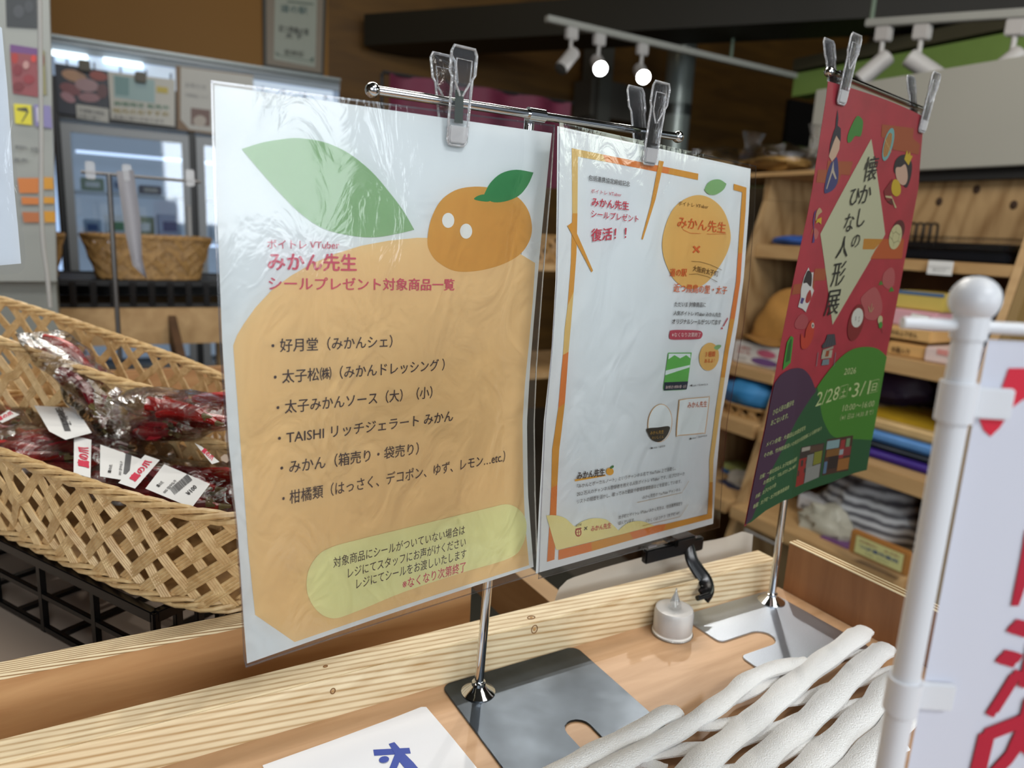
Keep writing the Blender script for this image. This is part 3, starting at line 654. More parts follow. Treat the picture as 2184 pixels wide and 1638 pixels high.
pg('house_print', '#b8b29a', sp(G, (945, 480), (1060, 470), (1045, 560), (925, 575))); pg('house_print', '#a04a20', sp(G, (985, 480), (1025, 475), (1010, 545), (970, 550))); pg('house_print', '#7a8a90', sp(G, (945, 585), (1020, 575), (1015, 640), (930, 650)))
for x0 in (890, 1095): it.append(('house_print', '#7a8a90', 'line', [G(x0, 500), G(x0-20, 660)], .0009))
for k in range(4): it.append(('roof_line', '#77747c', 'line', [G(1005+22*k, 295), G(965+32*k, 445-9*k)], .0004))
edge_l = [(1650.5, 817), (1645, 840), (1630, 917), (1609, 1014), (1588.5, 1118)]
bot = [(1600, 1113), (1632, 1088), (1670, 1067), (1716, 1047), (1771, 1028.5), (1816, 1010), (1847, 1003)]
pg('green_field', '#1f5a2e', [(1739, 826)]+[(1858, 935), (1847, 1002)]+bot[::-1][1:]+[edge_l[-1], (1640, 980), (1680, 900)])
pg('purple_hill', '#4a2746', catmull([(1650.5, 817), (1664, 799), (1682, 788), (1699, 784.5), (1713, 788), (1726.5, 803), (1735.7, 825), (1739, 834)], 3, False)+[(1728, 848), (1712, 872), (1695, 900), (1680, 930), (1665, 962), (1645, 1000), (1622, 1055), (1602, 1106), (1588.5, 1118)]+edge_l[::-1][1:-1])
gr = catmull([(1741, 825), (1763, 794), (1790.6, 762.6), (1814, 746), (1836, 740), (1860, 740.6), (1877, 748), (1889.5, 761)], 3, False)+[(1869, 880), (1858.5, 938)]+catmull([(1840, 937), (1800, 935), (1780, 932.5), (1767, 922), (1754, 895), (1748.6, 871), (1746, 850), (1741, 825)], 3, False)[:-1]
pg('green_hill', '#458a20', gr)
# two small photographs on the poster
def photo(tl, tr, br, bl, cells):
    for c, (u0, v0, u1, v1) in cells:
        def m(u, v):
            a = (tl[0]+(tr[0]-tl[0])*u, tl[1]+(tr[1]-tl[1])*u); b = (bl[0]+(br[0]-bl[0])*u, bl[1]+(br[1]-bl[1])*u); return (a[0]+(b[0]-a[0])*v, a[1]+(b[1]-a[1])*v)
        pg('photo_print', c, [m(u0, v0), m(u1, v0), m(u1, v1), m(u0, v1)])
photo((1706.5, 953.6), (1757, 943.5), (1747, 1016), (1694.6, 1038.7), [('#3c302a', (0, 0, 1, 1)), ('#a82820', (0, .3, .32, 1)), ('#9a9a94', (.35, .6, .95, 1)), ('#8a8f88', (.33, .25, .6, .6)), ('#8a8a28', (.62, .22, .95, .58)), ('#b8b0a0', (.05, .02, .4, .12)), ('#5c4030', (.4, .03, .95, .2))])
photo((1762, 937), (1818, 928), (1807, 1003), (1751, 1014), [('#4a2a1c', (0, 0, 1, 1)), ('#8fb0b4', (.02, .05, .5, .28)), ('#8a5a20', (.05, .3, .55, .5)), ('#a83030', (.55, .08, .72, .6)), ('#a8b0b4', (.55, .35, .7, .5)), ('#8a3030', (.72, .3, .98, .55)), ('#a86a2a', (.55, .62, .98, .95)), ('#5a7a9a', (.02, .62, .14, .95)), ('#2c1c18', (.18, .5, .55, .85)), ('#7a9a70', (.76, .06, .9, .3))])
CR = '#cfdc9a'
TI = [('懐', (1837, 384), (1866, 379), 50), ('か', (1828, 434), (1853, 430), 42), ('し', (1824, 483), (1840, 480), 42), ('の', (1812, 529), (1830, 524), 32),
      ('ひ', (1808, 437), (1829, 434), 40), ('な', (1796, 494), (1816, 490), 40), ('人', (1780, 548), (1805, 544), 44), ('形', (1769, 608), (1797, 602), 50), ('展', (1755, 670), (1785, 664), 54)]
it.append(('title_lettering', '#1e1c18', 'text', [(c, a, b, h, .0, (a[0]+h*.17, a[1]-h)) for c, a, b, h in TI]))
it.append(('lettering', CR, 'text', [(s, a, b, h, bo, (a[0]+h*.2, a[1]-h)) for s, a, b, h, bo in [
    ('2026', (1797, 799), (1822, 796), 17, .005), ('2/28', (1736, 867), (1784, 851), 38, .0), ('・', (1805, 845), (1810, 844), 34, .0), ('3/1', (1813.5, 847), (1850, 840), 38, .0), ('土', (1790, 846), (1800, 843), 17, .01), ('日', (1856, 833), (1866, 831), 17, .01),
    ('10:00〜16:00', (1794, 877), (1861, 866), 17, .0), ('（※1 日は 14:30 まで）', (1789, 896), (1859, 883), 12, .0),
    ('ひな人形の展示を', (1645, 885), (1690, 862), 12, .01), ('おこないます。', (1641, 907), (1678, 890), 12, .01),
    ('メイン会場：大道旧山本家住宅を', (1631, 952), (1715, 915), 10, .01), ('その他、竹内街道沿いの有志の民家様による展示あり', (1626, 975), (1749, 916), 9, .01),
    ('主催：一般社団法人 太子町観光協会', (1617, 1021), (1697, 980), 9, .01), ('お問合せ：TEL.0721-26-9051', (1625, 1033), (1695, 995), 9, .01),
    ('共催：太子ひなの会', (1608, 1063), (1652, 1036), 9, .01), ('後援：太子町・太子町教育委員会', (1603, 1084), (1680, 1041), 9, .01)]]))
for x0 in ((1787, 850, 1803, 845, 824), (1853, 838, 1869, 834, 811)):
    a, b_, c_, d_, top = x0; sh = 4
    it.append(('date_box', CR, 'line', [(a, b_), (c_, d_), (c_+sh, d_-26), (a+sh, b_-26), (a, b_)], .0004))
printing(P3, t, it, .000012, .66)  # last factor darkens every print colour: the poster's shade is painted in
# ================================================================== poster stands, clips
def plate_poly(x0, x1, y0, y1, r, slot):
    """rounded plate outline, slot=('front', xc, w, depth y) or ('left', yc, w, depth x)"""
    def arc(cx, cy, a0, a1, rr=r, n=5): return [(cx+rr*math.cos(math.radians(a0+(a1-a0)*i/n)), cy+rr*math.sin(math.radians(a0+(a1-a0)*i/n))) for i in range(n+1)]
    p = arc(x0+r, y0+r, 180, 270)
    if slot[0] == 'front':
        xc, w, d = slot[1:]; h = w/2
        p += arc(xc-h-.003, y0+.003, 270, 360, .003, 3)+arc(xc, d-h, 180, 0, h, 8)+arc(xc+h+.003, y0+.003, 180, 270, .003, 3)
    p += arc(x1-r, y0+r, 270, 360)+arc(x1-r, y1-r, 0, 90)+arc(x0+r, y1-r, 90, 180)
    if slot[0] == 'left':
        yc, w, d = slot[1:]; h = w/2
        p += arc(x0+.006, yc+h+.006, 180, 270, .006, 4)+arc(d-h, yc, 90, -90, h, 8)+arc(x0+.006, yc-h-.006, 90, 180, .006, 4)
    return p
X, Y, Z = Vector((1, 0, 0)), Vector((0, 1, 0)), Vector((0, 0, 1))
def stand(label, plate, base, bar_a, bar_b, joint, steel=None):
    t = thing('poster_stand', label, 'stand', (base[0], base[1], ZB))
    part(t, 'base_plate', MB().prism(plate, X, Y, Z*.0015, (0, 0, ZB+.0002)), steel or M_steel, bevel=.0003, label='zinc-plated steel plate with a slot')
    b = Vector(base)
    part(t, 'foot_flange', MB().lathe((b.x, b.y, ZB+.0016), [(.0125, 0), (.0125, .0008), (.0105, .0022), (.0070, .0045), (.0052, .0062), (.0050, .0085), (.0034, .0088)], 28), M_chrome, smooth=True)
    part(t, 'pole', MB().tube([(b.x, b.y, ZB+.004), joint], .0033, 16), M_chrome, smooth=True)
    d = (bar_b-bar_a).normalized()
    part(t, 'crossbar', MB().tube([bar_a, bar_b], .0027, 14), M_chrome, smooth=True)
    part(t, 'end_ball', MB().ball(bar_a, .0042, 16), M_chrome, smooth=True)
    part(t, 'end_ball', MB().ball(bar_b, .0042, 16), M_chrome, smooth=True)
    c = rail(bar_a, bar_b, max(0, min(1, (joint-bar_a).dot(d)/(bar_b-bar_a).length)))
    part(t, 'joint_sleeve', MB().tube([c-d*.006-Z*.0, c+d*.006], .0042, 14), M_chrome, smooth=True)
    return t
off1 = P1.n*-.004
b1a = aPl((795, 192), P1.O+off1, P1.n); b1b = aPl((1446, 292), P2.O-P2.n*.004, P2.n)
base1 = aZ((1020, 1488), ZB)*1.0; base1 = Vector((base1.x+.002, base1.y+.004, ZB))
j1 = rail(b1a, b1b, .465)-P1.n*.0065
stand('chrome poster stand on a scratched steel plate holding the orange list and the orange-framed poster', plate_poly(.206, .327, .304, .4285, .008, ('front', .2705, .019, .353)), base1, b1a, b1b, j1)
off3 = P3.n*-.004
b3a = aPl((1769, 153), P3.O+off3, P3.n); b3b = aPl((1972, 236), P3.O+off3, P3.n)
base3 = aZ((1645, 1290), ZB); base3 = Vector((base3.x+.003, base3.y+.003, ZB))
j3 = Vector((base3.x+.001, base3.y+.004, b3a.z-.001))
stand('chrome poster stand on a slotted steel plate holding the red doll exhibition poster', plate_poly(.442, .556, .316, .4275, .007, ('left', .369, .022, .492)), base3, b3a, b3b, j3, M_steel2)
def clip(S, c, label):
    """clear acrylic spring clip: two flared arms, frosted jaws, steel spring leaf"""
    c = Vector(c); ex, n = S.ex, S.n
    t = thing('display_clip', label, 'clip', c, group=None)
    for sg, nm in ((1, 'front_arm'), (-1, 'back_arm')):
        p0 = c+n*(.0045+sg*.0016)-Z*.023; p1 = c+n*(.001+sg*.0105)+Z*.0285
        up = (p1-p0).normalized(); L = (p1-p0).length; nn = ex.cross(up)
        if nn.dot(n)*sg < 0: nn = -nn
        o = p0
        out = [(-.0048, 0), (.0048, 0), (.0064, .0022), (.0066, .012), (.0068, .036), (.0084, .0385), (.0084, L-.003), (.0068, L), (-.0068, L), (-.0084, L-.003), (-.0084, .0385), (-.0068, .036), (-.0066, .012), (-.0064, .0022)]
        mb = MB().prism(out, ex, up, nn*.0012, o)
        part(t, nm, mb, M_acryl, bevel=.0003)
        rim_ = [o+ex*a+up*b+nn*.0012 for a, b in out]
        part(t, 'raised_rim', MB().tube(rim_+[rim_[0]], .0008, 6, cap=False), M_acedge, smooth=True)
        for s2 in (-1, 1):
            part(t, 'rib', MB().tube([o+ex*s2*.0050+up*.034+nn*.0018, o+ex*s2*.0008+up*.0265+nn*.0018], .0006, 6), M_acedge, smooth=True)
        part(t, 'inner_frame', MB().tube([o+ex*a+up*b+nn*.0018 for a, b in ((-.005, .0345), (-.005, .0455), (.005, .0455), (.005, .0345))], .0005, 6), M_acedge, smooth=True)
        pad = MB().prism([(-.0050, .001), (.0050, .001), (.0060, .003), (.0060, .0105), (-.0060, .0105), (-.0060, .003)], ex, up, nn*.0022, o+nn*.0004)
        part(t, 'jaw_pad', pad, M_acryl2, bevel=.0006)
    part(t, 'spring_leaf', MB().obox(c+n*.0068-Z*.002+ex*.0012, ex*.0028, n*.0002, Z*.0088), mat('#5c6658', .25, .9, .1, 200))
    part(t, 'pivot_block', MB().obox(c-Z*.0045, ex*.0050, n*.0030, Z*.0022), M_acryl, bevel=.0006)
    return t
clip(P1, aPl((962, 222), P1.O+off1, P1.n), 'clear plastic clip gripping the large orange list poster')
clip(P2, aPl((1373, 276), P2.O-P2.n*.004, P2.n), 'clear plastic clip gripping the white poster with the orange frame')
clip(P3, aPl((1784, 160), P3.O+off3, P3.n), 'clear plastic clip at the upper left corner of the red poster')
clip(P3, aPl((1957, 228), P3.O+off3, P3.n), 'clear plastic clip at the upper right corner of the red poster')
# ------------------------------------------------------------------ tealight
c = aZ((1433, 1350), ZB)
t = thing('led_tealight', 'white plastic electric tealight with a clear flame tip standing beside the batten', 'candle', c)
part(t, 'body', MB().lathe(c, [(.0158, .0003), (.0172, .0008), (.0172, .0022), (.0162, .0030), (.0160, .0215), (.0150, .0232), (.0105, .0228), (.0070, .0212), (.0045, .0210)], 36), mat('#eae8e4', .3, 0, .06, 220, .2, 0, .0), smooth=True)
part(t, 'wax_skin', MB().lathe(c, [(.0166, .004), (.0167, .020), (.0158, .0236), (.0148, .0240)], 36), M_acryl2, smooth=True)
part(t, 'flame_tip', MB().lathe(c+Z*.0205, [(.0044, 0), (.0060, .003), (.0056, .0065), (.0036, .0115), (.0015, .0165), (.0003, .0215)], 12), mat('#eef1f3', .05, 0, 0, 10, 0, 0, .95), smooth=True)
part(t, 'base_rim', MB().lathe(c, [(.0176, .0004), (.0180, .0012), (.0176, .0020)], 36), M_acryl, smooth=True)
# ------------------------------------------------------------------ paper with blue lettering
SF = Sheet((0, .3, ZB), (1, 0, 0), (0, 1, 0)); SF.n = Vector((0, 0, 1))
t = thing('paper_card', 'white glossy card with blue lettering lying on the tray at the bottom edge', 'card', aZ((800, 1600), ZB))
q = [SF.ab(p) for p in ((560, 1637), (700, 1587), (840, 1535), (898, 1512), (909, 1512), (960, 1572), (1012, 1636), (1060, 1700))]
q = q+[(q[-1][0]+.004, q[-1][1]-.10), (q[0][0]+.01, q[0][1]-.14)]
mb = MB().prism(q, X, Y, Z*.0004, SF.O+Z*.0012)
part(t, 'paper', mb, mat('#e2e4ea', .2, 0, .01))
for k_, pts in enumerate(([(796, 1604), (873, 1600), (876, 1612), (798, 1617)], [(829, 1592), (841, 1588), (862, 1612), (882, 1632), (905, 1660), (880, 1665), (852, 1630)], [(843, 1612), (858, 1616), (846, 1645), (836, 1670), (815, 1672), (830, 1645)], ell(819, 1626, 11, 7, -10, 14))):
    mb = MB(); SF.poly(mb, pts, .0018+.00012*k_, step=.5); part(t, 'blue_stroke', mb, mat('#1c3c9a', .35))
# ------------------------------------------------------------------ paper bag behind the batten and the black clip
def grid_surface(fn, nu, nv, closed=False):
    mb = MB(); vs = [fn(i/nu, j/nv) for j in range(nv+1) for i in range(nu+1)]
    return mb.add(vs, [(j*(nu+1)+i, j*(nu+1)+i+1, (j+1)*(nu+1)+i+1, (j+1)*(nu+1)+i) for j in range(nv) for i in range(nu)])
top = [(1180, 1290), (1192, 1255), (1212, 1235), (1290, 1210), (1375, 1187), (1450, 1164), (1540, 1148), (1585, 1133), (1606, 1140)]
tp = [aY(p, .468) for p in top]
def fs(u, v):
    k = u*(len(tp)-1); i = min(int(k), len(tp)-2); p = tp[i]+(tp[i+1]-tp[i])*(k-i)
    return Vector((p.x, .468+.006*math.sin(u*5)*v, p.z-v*(.075+.02*u)))
tag(grid_surface(fs, 30, 5).build('paper_sheet', mat('#c9bfb2', .6, 0, .04, 8), smooth=True), 'beige paper sheet standing up behind the pine batten', 'paper')
t = thing('bulldog_clip', 'large black plastic clip gripping the beige paper behind the batten', 'clip', aY((1440, 1200), .45))
ja = aY((1374, 1176), .449); jb = aY((1497, 1146), .449); ex = (jb-ja).normalized()
part(t, 'front_jaw', MB().obox((ja+jb)/2-Z*.005, ex*(jb-ja).length/2, Y*.0035, Z*.0065), M_black, bevel=.0012)
part(t, 'back_jaw', MB().obox((ja+jb)/2-Z*.004+Y*.030, ex*(jb-ja).length/2, Y*.003, Z*.0065), M_black, bevel=.0012)
for px in ((1392, 1165), (1478, 1146)):
    q = aY(px, .447)
    part(t, 'steel_pin', MB().tube([q-ex*.006, q+ex*.004], .0014, 10), M_chrome, smooth=True)
part(t, 'bridge', MB().obox((ja+jb)/2+Z*.005+ex*.006, ex*.012, Y*.010, Z*.004), M_black, bevel=.0015)
hp = [aY(p, y) for p, y in (((1462, 1148), .452), ((1470, 1170), .446), ((1476, 1195), .440), ((1490, 1218), .434), ((1504, 1238), .428), ((1508, 1258), .422), ((1500, 1272), .418))]
hp = [Vector(v) for v in catmull([tuple(v) for v in hp], 4, False)]
part(t, 'curved_handle', MB().tube(hp, [(.0016, .0052+.0022*i/len(hp)) for i in range(len(hp))], 12, flat=Vector((-.5, -1, .5))), M_black, smooth=True)
part(t, 'handle_tip', MB().tube([hp[-1]-ex*.0075, hp[-1]+ex*.0075], .0024, 10), M_black, smooth=True)
# ------------------------------------------------------------------ white foam net
M_foam = mat('#fbfcfc', .8, 0, .05, 1100, .6)
t = thing('foam_net', 'white foam cushioning net lying over the tray at the lower right', 'net', aZ((1650, 1560), ZB))
broad = [[(1846, 1343), (1800, 1378), (1745, 1418), (1690, 1462), (1632, 1515), (1575, 1565), (1500, 1622), (1440, 1680)],
         [(1893, 1380), (1862, 1402), (1812, 1448), (1762, 1500), (1712, 1548), (1655, 1594), (1590, 1655)],
         [(1935, 1436), (1895, 1462), (1862, 1505), (1815, 1550), (1765, 1598), (1700, 1660)],
         [(1965, 1500), (1925, 1530), (1885, 1575), (1835, 1625), (1790, 1680)],
         [(1722, 1410), (1655, 1425), (1600, 1448), (1560, 1482), (1505, 1522), (1445, 1560), (1360, 1606), (1260, 1660)],
         [(1448, 1515), (1410, 1528), (1360, 1560), (1300, 1588), (1235, 1622), (1160, 1665)]]
cross = [[(1898, 1388), (1850, 1392), (1800, 1396), (1750, 1420), (1700, 1438), (1648, 1452), (1600, 1475), (1556, 1498)],
         [(1925, 1424), (1868, 1440), (1812, 1460), (1768, 1468), (1712, 1490), (1655, 1502), (1598, 1530), (1540, 1545), (1480, 1548), (1430, 1535)],
         [(1940, 1478), (1888, 1492), (1835, 1500), (1780, 1520), (1720, 1528), (1660, 1552), (1600, 1574), (1540, 1590), (1470, 1596), (1400, 1608), (1330, 1612), (1262, 1600)],
         [(1945, 1540), (1880, 1548), (1820, 1562), (1765, 1578), (1700, 1595), (1650, 1618), (1580, 1640), (1520, 1650)],
         [(1930, 1592), (1870, 1606), (1810, 1625), (1740, 1650)],
         [(1260, 1636), (1300, 1622), (1360, 1625), (1420, 1640)]]
def strand(pts, w0, zc, amp, ph):
    P = catmull(pts, 5, False); out = []; rs = []
    for i, p in enumerate(P):
        z = zc+amp*math.sin(i*.5+ph); out.append(aZ(p, z)); k = 1+.07*math.sin(i*.9+ph)
        e = 1 if 1 < i < len(P)-2 else .8
        rs.append((w0*.42*k*e, w0*k*e))
    return MB().tube(out, rs, 10, flat=Vector((0, 0, 1)))
for i, pth in enumerate(broad):
    (xa, ya), (xb_, yb_) = pth[-2:]; pth = pth+[(xb_+(xb_-xa)*1.1, yb_+(yb_-ya)*1.1), (xb_+(xb_-xa)*2.3, yb_+(yb_-ya)*2.3)]
    part(t, 'broad_strand', strand(pth, 0.0094 if i < 4 else .0074, ZB+.0150, .0008, i), M_foam, smooth=True)
for i, pth in enumerate(cross): part(t, 'cross_strand', strand(pth, .0052, ZB+.0105, .0022, i*1.3), M_foam, smooth=True)
# ------------------------------------------------------------------ miniature banner stand (foreground right)
px_, py_ = .2435, .125
M_pl = mat('#cfd1d6', .35, 0, .01)
t = thing('mini_banner_stand', 'blurred white plastic banner pole with a ball finial in the right foreground', 'stand', (px_, py_, ZB))
ball = ray(2085, 640)*(px_/ray(2085, 640).x); zt_ = ball.z
part(t, 'pole', MB().tube([(px_, py_, ZB+.004), (px_, py_, zt_-.004)], .0046, 20), M_pl, smooth=True)
part(t, 'ball_finial', MB().ball((px_, py_, zt_), .0075, 24), M_pl, smooth=True)
part(t, 'foot', MB().lathe((px_, py_, ZB), [(.03, 0), (.03, .003), (.012, .006), (.006, .02)], 28), M_pl, smooth=True)
ed = Vector((math.cos(YAW+.02), -math.sin(YAW+.02), 0)); zc = zt_-.0085
cc = Vector((px_, py_, zc))
part(t, 'cross_arm', MB().tube([cc-ed*.0215, cc+ed*.09], [.0020, .0021], 14), M_pl, smooth=True)
part(t, 'arm_collar', MB().tube([cc+Z*.004, cc-Z*.004], .0054, 20), M_pl, smooth=True)
fn = ed.cross(Z); fn = fn if fn.dot(cc) < 0 else -fn
def pole_clip(z, tab=.014):
    c_ = Vector((px_, py_, z))
    o = part(t, 'banner_clip', MB().tube([c_+Z*.0065, c_-Z*.0065], .0058, 20), M_pl, smooth=True)
    part(t, 'clip_tab', MB().obox(c_+ed*(tab*.5+.004), ed*tab*.5, fn*.0012, Z*.0052), M_pl, bevel=.0006)
z1_ = (ray(2035, 855)*(px_/ray(2035, 855).x)).z; z2_ = (ray(1925, 1480)*(px_/ray(1925, 1480).x)).z
pole_clip(z1_); pole_clip(z2_)
SB = Sheet(cc+ed*.004-fn*.0012, ed, Z); SB.n = fn
t2 = thing('mini_banner', 'white miniature banner with a red scalloped border and dark red characters', 'banner', SB.O-Z*.2)
a0 = .0035
mb = grid_surface(lambda u, v: SB.pt(a0+u*.085, -.004-v*.235, .0003*math.sin(u*7+v*3)-.0004), 16, 24)
part(t2, 'cloth', mb, mat('#c4c6d2', .7, 0, .01), smooth=True)
M_red = '#c4072c'
mb = MB()
SB.poly(mb, [(2151, 785), (2700, 785), (2700, 960), (2640, 1020), (2560, 930), (2480, 860), (2400, 960), (2340, 990), (2300, 900), (2250, 850), (2235, 905), (2210, 870), (2184, 850), (2160, 868), (2132, 912), (2112, 931), (2098, 918), (2083, 882), (2100, 882), (2122, 850), (2135, 830)], .0002); part(t2, 'red_border', mb, mat(M_red, .6))
mb = MB()
SB.text(mb, '河', (2096, 1520), (2300, 1440), 200, .0002, .045, up=(2140, 1330)); part(t2, 'lettering', mb, mat('#a80a2c', .6))
mb = MB()
SB.text(mb, '内', (2050, 1720), (2260, 1640), 220, .0002, .045, up=(2098, 1520)); part(t2, 'lettering', mb, mat('#a80a2c', .6))
mb = MB(); SB.poly(mb, [(2186, 1130), (2200, 1130), (2190, 1240), (2172, 1292), (2156, 1292), (2176, 1190)], .0002); part(t2, 'lettering', mb, mat('#a80a2c', .6))
# ------------------------------------------------------------------ wicker baskets, crate, chilli bags
U = Vector((.5, -.866, 0)); Vv = Vector((.866, .5, 0)); O_ = Vector((0, .582, 0))
def sup(th, e): c_, s_ = math.cos(th), math.sin(th); return (math.copysign(abs(c_)**(2/e), c_), math.copysign(abs(s_)**(2/e), s_))
def basket(label, c, u, v, a, b, z0, z1, e=3.2, inset=.86, nb=22, lean=1.0, bw=.0048, amp=.0018, m=None, ridges=4, segs=14, group=None, tilt=0.):
    m = m or M_wick; c = Vector(c)
    t = thing('wicker_basket', label, 'basket', (c.x, c.y, z0), group=group)
    def pt(th, k, off=0.):
        x, y = sup(th, e); s_ = inset+(1-inset)*k
        p = c+u*(a*s_+off)*x+v*(b*s_+off)*y; p.z = z0+(z1-z0)*k+tilt*(u.dot(p-c)); return p
    # arc-length parametrisation
    N = 400; L = [0]
    for i in range(N): L.append(L[-1]+(pt(2*math.pi*(i+1)/N, 1)-pt(2*math.pi*i/N, 1)).length)
    tot = L[-1]
    def th_at(s_):
        s_ = (s_ % 1)*tot; lo, hi = 0, N
        while hi-lo > 1:
            md = (lo+hi)//2
            if L[md] <= s_: lo = md
            else: hi = md
        return 2*math.pi*(lo+(s_-L[lo])/max(1e-9, L[hi]-L[lo]))/N
    def band(pts, nrms, w, name):
        mb = MB(); prof = []
        for j in range(ridges*3+1):
            x = -1+2*j/(ridges*3); prof.append((x*w, .0006+.0009*abs(math.sin(math.pi*ridges*(x+1)/2))))
        prof += [(w*.9, -.0006), (-w*.9, -.0006)]; n = len(prof)
        for i, p in enumerate(pts):
            tn = (pts[min(i+1, len(pts)-1)]-pts[max(i-1, 0)]).normalized(); nn = nrms[i]; sd = tn.cross(nn).normalized()
            mb.v += [p+sd*x+nn*y for x, y in prof]
        for i in range(len(pts)-1):
            for j in range(n): mb.f.append((i*n+j, i*n+(j+1) % n, (i+1)*n+(j+1) % n, (i+1)*n+j))
        part(t, name, mb, m, smooth=True)
    hgt = (z1-z0); run = lean*hgt/tot
    for dr in (1, -1):
        for k in range(nb*2):
            s0 = k/(nb*2); pts = []; nr = []
            for i in range(segs+1):
                w_ = i/segs; th = th_at(s0+dr*run*w_); x, y = sup(th, e); nn = (u*x*b+v*y*a).normalized()
                ph = math.pi*((s0+dr*run*w_)*nb*2*1.0)*1.0+dr*math.pi/2*w_*2
                pts.append(pt(th, w_)+nn*amp*dr*math.cos(math.pi*2*w_+k*math.pi)); nr.append(nn)
            band(pts, nr, bw, 'woven_band')
    def ring(k, r, dz, off, name, wob=0., ph=0.):
        P_ = []
        for i in range(97):
            th = th_at(i/96); p = pt(th, k, off+wob*math.cos(i*math.pi/4+ph)); p.z += dz+wob*math.sin(i*math.pi/4+ph); P_.append(p)
        part(t, name, MB().tube(P_, r, 6, cap=False), m, smooth=True)
    for q in range(4): ring(1, .0022, 0, .001, 'rim_cane', .0036, q*math.pi/2)
    for q in range(4): ring(0, .0020, 0, .001, 'base_cane', .0034, q*math.pi/2)
    mb = MB(); P_ = [pt(2*math.pi*i/48, 0) for i in range(48)]; cen = c.copy(); cen.z = z0
    mb.prism([((p-cen).dot(u), (p-cen).dot(v)) for p in P_], u, v, Z*.004, cen); part(t, 'woven_base', mb, M_wickd)
    return t
cA = O_+Vv*.064+U*-.13
basket('long wicker basket in front, filled with bags of dried red chillies', cA, U, Vv, .265, .062, -.2825, -.203, nb=19, lean=1.1)
cB = Vector((-.037, .932, 0)); UB = Vector((.647, -.763, 0)); VB = Vector((.763, .647, 0))
basket('long wicker basket behind the front one, with its back wall standing higher', cB, UB, VB, .225, .054, -.245, -.138, nb=14, lean=1.0, tilt=-.17)
# black plastic crates under the baskets
def crate(label, c, u, v, a, b, z0, z1, n, m2=6, r=.0035, levels=3):
    t = thing('plastic_crate', label, 'crate', (c.x, c.y, z0)); c = Vector((c.x, c.y, 0))
    cor = [c-u*a-v*b, c+u*a-v*b, c+u*a+v*b, c-u*a+v*b]
    for k in range(4):
        A_, B_ = cor[k], cor[(k+1) % 4]
        for l in range(levels):
            z = z0+r+(z1-z0-2*r)*l/(levels-1); rr = r*1.3 if l == levels-1 else r*.8
            part(t, 'side_rail', MB().obox((A_+B_)/2+Z*z, (B_-A_)/2, (B_-A_).normalized().cross(Z)*rr*.8, Z*rr), M_black, bevel=.0008)
        nn = n if k % 2 == 0 else m2
        for i in range(nn+1):
            p = A_+(B_-A_)*i/nn
            part(t, 'upright', MB().obox(p+Z*(z0+z1)/2, (B_-A_).normalized()*r*.9, (B_-A_).normalized().cross(Z)*r*.7, Z*(z1-z0)/2), M_black, bevel=.0006)
    for i in range(1, 8):
        p = c-u*a+u*2*a*i/8
        part(t, 'bottom_slat', MB().obox(p+Z*(z0+.002), u*.003, v*b, Z*.002), M_black)
    return t
crate('black plastic crate under the front wicker basket', O_+Vv*.064+U*-.235, U, Vv, .275, .056, -.359, -.290, 7)
crate('taller black plastic crate under the rear wicker basket', cB+VB*.02-UB*.05, UB, VB, .16, .046, -.359, -.30, 5)
# chilli bags
def chilli(parent, p, d, L, r, seed, m, name='dried_chilli'):
    rn = random.Random(seed); side = d.cross(Z).normalized(); P_ = []; R_ = []
    k1, k2 = rn.uniform(-.012, .012), rn.uniform(-.004, .004)
    for i in range(8):
        w_ = i/7; P_.append(p+d*(w_-.5)*L+side*k1*math.sin(math.pi*w_)+Z*k2*math.sin(math.pi*w_)); R_.append(r*(.25+.75*math.sin(math.pi*(.12+.8*w_)))*(1+.08*rn.uniform(-1, 1)))
    o = part(parent, name, MB().tube(P_, R_, 8), m, smooth=True)
    return o, P_
M_ch = [mat('#7a1622', .28, 0, .2, 60, .3), mat('#961c26', .25, 0, .2, 60, .3), mat('#b42420', .22, 0, .2, 60, .3)]
M_stem = mat('#77693c', .6)
def bag(label, c, d, L, Wd, Th, nch, seed, tone=0, fl=True, group=None):
    rn = random.Random(seed); c = Vector(c); d = d.normalized(); s_ = d.cross(Z).normalized(); s_ = s_ if s_.y > 0 else -s_; nz = s_.cross(d); nz = nz if nz.z > 0 else -nz
    t = thing('chilli_bag', label, 'bag', c-Z*Th*.5)
    for k in range(nch):
        p = c+s_*rn.uniform(-.36, .36)*Wd+d*rn.uniform(-.22, .18)*L+nz*rn.uniform(-.25, .2)*Th
        dd = (d+s_*rn.uniform(-.22, .22)).normalized()
        o, P_ = chilli(t, p, dd, rn.uniform(.055, .075), rn.uniform(.0045, .0065), seed*50+k, M_ch[(k+tone) % 3] if tone < 3 else M_ch[2])
        part(t, 'stem', MB().tube([P_[-1], P_[-1]+dd*.008+s_*rn.uniform(-.003, .003)], [.0028, .0013], 6), M_stem, smooth=True)
    def f(u, v):
        x, y = (u-.5)*2, 0; th = 2*math.pi*v; prof = (1-abs(x)**3)**.6 if abs(x) < 1 else 0
        wx = Wd/2*(.82+.18*prof); zz = Th/2*prof
        q = c+d*x*L/2+s_*math.cos(th)*wx+nz*math.sin(th)*zz
        k = noise.noise_vector(q*38+Vector((seed, 0, 0)))*.0055*(.4+.6*prof)
        return q+k
    part(t, 'clear_pouch', grid_surface(f, 22, 20), M_bag, smooth=True)
    return t
bags = []
pz = -.222
B1 = bag('clear bag of dark red chillies with a large white price label, nearest the orange poster', aZ((395, 1035), pz), U*.96+Vv*.25, .19, .085, .034, 22, 3)
B2 = bag('clear bag of dark chillies with an upright white name strip', aZ((150, 960), pz), U*.9+Vv*.35, .20, .095, .034, 22, 5)
